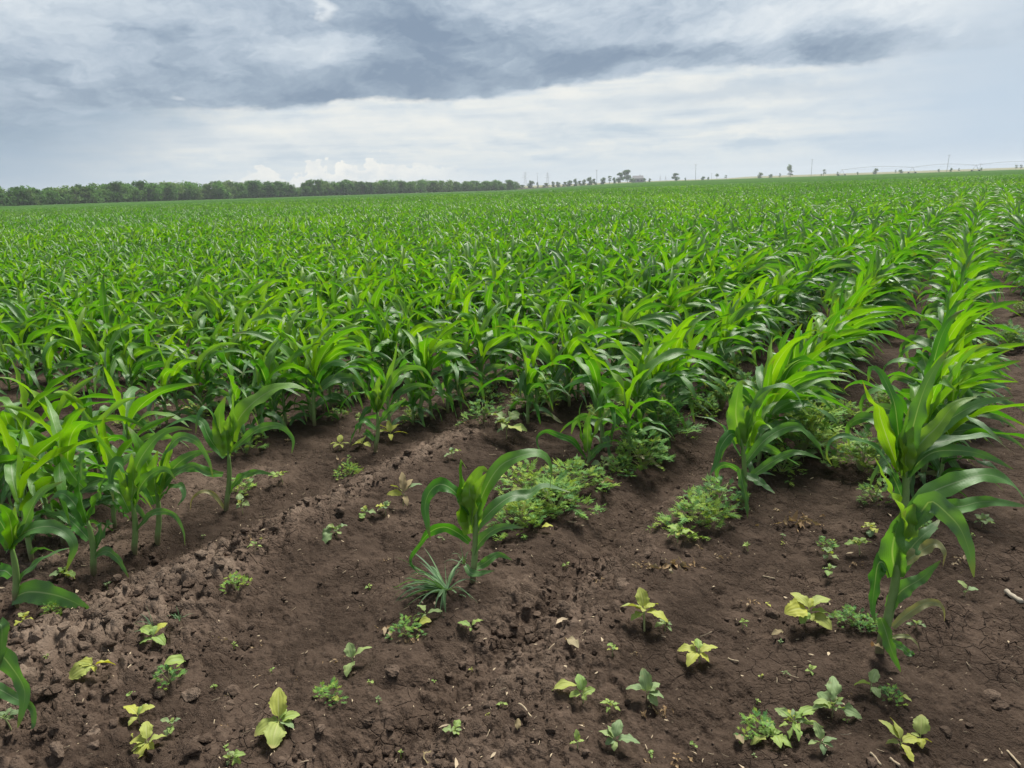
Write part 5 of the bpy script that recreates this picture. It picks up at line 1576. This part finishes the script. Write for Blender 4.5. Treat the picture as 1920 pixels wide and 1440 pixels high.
    rain = n.sm(-17, -32, n.add(az, n.mul(n.sub(4.0, el), 1.3)))
    rain = n.mul(rain, n.add(.95, n.mul(w2, .5)))
    low = n.mix(n.m('MINIMUM', rain, 1.0), low, n.mix(n.sm(1, 7, el), lin(154, 177, 199), lin(140, 165, 188)))
    # the grey deck
    edge = n.sub(n.add(el, n.add(n.mul(w3, 1.1), n.mul(w2, .7))), base)
    wide = n.sm(-20, -30, az)
    dk = n.mix(wide, n.xyz(n.sm(-.12, .40, edge), 0, 0), n.xyz(n.sm(-3.0, 1.5, edge), 0, 0))
    sx = n.new('ShaderNodeSeparateXYZ'); n.put(sx.inputs[0], dk); deck = sx.outputs[0]
    deck = n.mul(deck, n.add(.25, n.mul(.75, n.sm(34, 25, n.sub(az, n.mul(w1, 8))))))
    # tone of the deck: turned so that its streaks climb to the right on the right side
    tilt = n.sm(-8, 8, az)
    elr = n.sub(elw, n.mul(n.mul(tilt, .20), az))
    tone = n.add(n.mul(nz(.12, .32, 41, 5, .5, azw, elr), .80), n.mul(nz(.30, .7, 47, 4, .5, azw, elr), .28))
    tone = n.add(n.mul(n.sub(tone, .55), .80), .615)
    off = lambda v, d: n.add(v, d)
    emb = n.sub(nz(.13, .24, 71, 4, .48, azw, elr), nz(.13, .24, 71, 4, .48, n.add(azw, .9), n.add(elr, .95)))
    tone = n.add(tone, n.mul(emb, 1.0))
    emb2 = n.sub(nz(.5, 1.0, 75, 5, .6, azw, elr), nz(.5, 1.0, 75, 5, .6, n.add(azw, .35), n.add(elr, .3)))
    tone = n.add(tone, n.mul(emb2, .45))
    under = n.m('EXPONENT', n.mul(n.m('POWER', n.mul(n.sub(edge, .9), 1 / 1.5), 2), -1))
    tone = n.sub(tone, n.mul(n.mul(under, .16), n.sm(-26, -12, az)))
    for a in [(780, 150, 230, 45, -.22), (760, 45, 130, 55, -.38), (1010, 105, 170, 45, -.24), (1640, 85, 150, 28, -.26), (1250, 100, 190, 22, -.10),
              (250, 180, 260, 50, -.20), (60, 250, 120, 70, -.12), (180, 15, 220, 45, .12), (400, 60, 260, 40, -.14), (640, 100, 90, 24, .22), (930, 10, 90, 25, .10),
              (1480, 40, 240, 40, .22), (1200, 15, 120, 30, -.12), (1240, 62, 130, 14, .16), (1800, 40, 120, 60, .26), (560, 180, 160, 30, -.05), (980, 130, 40, 18, .14)]:
        tone = n.add(tone, G(*a[:4], a[4] * 1.3))
    deckc = n.ramp(tone, [(.05, lin(130, 149, 171)), (.28, lin(154, 171, 189)), (.5, lin(180, 194, 209)), (.72, lin(204, 215, 225)), (1.0, lin(230, 236, 240))])
    col = n.mix(deck, low, deckc)
    hole = n.add(G(597, 8, 15, 26, .75), G(352, 176, 12, 7, .55))
    hole = n.sm(.2, 1.0, n.add(hole, n.mul(w3, .9)))
    col = n.mix(n.mul(hole, .75), col, lin(243, 247, 248))
    # unseen sky overhead: overcast made dim to weaken skylight and deepen contrast
    hi = n.sm(15, 60, el)
    over = n.ramp(nz(.05, .1, 61, 4, .5), [(.3, (.30, .34, .40)), (.7, (.50, .54, .60))])
    col = n.mix(n.sm(14, 24, el), col, over)
    col = n.mix(.04, col, blue)
    s_ = n.add(1.0, n.mul(hi, ZEN))
    cv = n.new('ShaderNodeVectorMath', operation='SCALE'); n.put(cv.inputs[0], col); n.put(cv.inputs['Scale'], s_)
    bg = n.new('ShaderNodeBackground'); n.put(bg.inputs[0], cv.outputs[0]); bg.inputs[1].default_value = SKYS
    o = n.new('ShaderNodeOutputWorld'); nt.links.new(bg.outputs[0], o.inputs[0])
    w.cycles.sampling_method = 'MANUAL'; w.cycles.sample_map_resolution = 512

SUN_EL, SUN_AZ = R(56), R(28)
ZEN, SKYS = 0.0, 0.71
build_world()
sun = bpy.data.lights.new('sun', 'SUN'); so = bpy.data.objects.new('sun', sun); COL.objects.link(so)
sun.energy = 5.0; sun.angle = R(20); sun.color = (1.0, .96, .88)
sd = Vector((math.sin(SUN_AZ) * math.cos(SUN_EL), math.cos(SUN_AZ) * math.cos(SUN_EL), math.sin(SUN_EL)))
so.rotation_euler = sd.to_track_quat('Z', 'Y').to_euler()
so.location = (5, -5, 30)

HAZE = 0.00032
if HAZE:
    mb = MB(); mb.box((0, 0, 0), (5700, 5700, 36)); hz = mb.obj('haze', None, smooth=False); hz.location = (0, 0, 36 / 2 - 2.9)
    hm = bpy.data.materials.new('thin_haze'); hm.use_nodes = True; hm.node_tree.nodes.clear(); n = NT(hm.node_tree)
    v = n.new('ShaderNodeVolumePrincipled'); v.inputs['Color'].default_value = (.82, .88, .94, 1); v.inputs['Density'].default_value = HAZE; v.inputs['Anisotropy'].default_value = .2
    o = n.new('ShaderNodeOutputMaterial'); hm.node_tree.links.new(v.outputs[0], o.inputs['Volume'])
    hz.data.materials.clear(); hz.data.materials.append(hm)
    tag(hz, 'thin bluish air over the field', 'haze', kind='stuff')

sc.view_settings.view_transform = 'Standard'; sc.view_settings.look = 'None'
sc.view_settings.exposure = 0.5; sc.view_settings.gamma = 1; sc.view_settings.use_curve_mapping = False
sc.cycles.max_bounces = 8; sc.cycles.transparent_max_bounces = 4; sc.cycles.diffuse_bounces = 5
sc.cycles.glossy_bounces = 2; sc.cycles.transmission_bounces = 5
sc.cycles.use_denoising = True
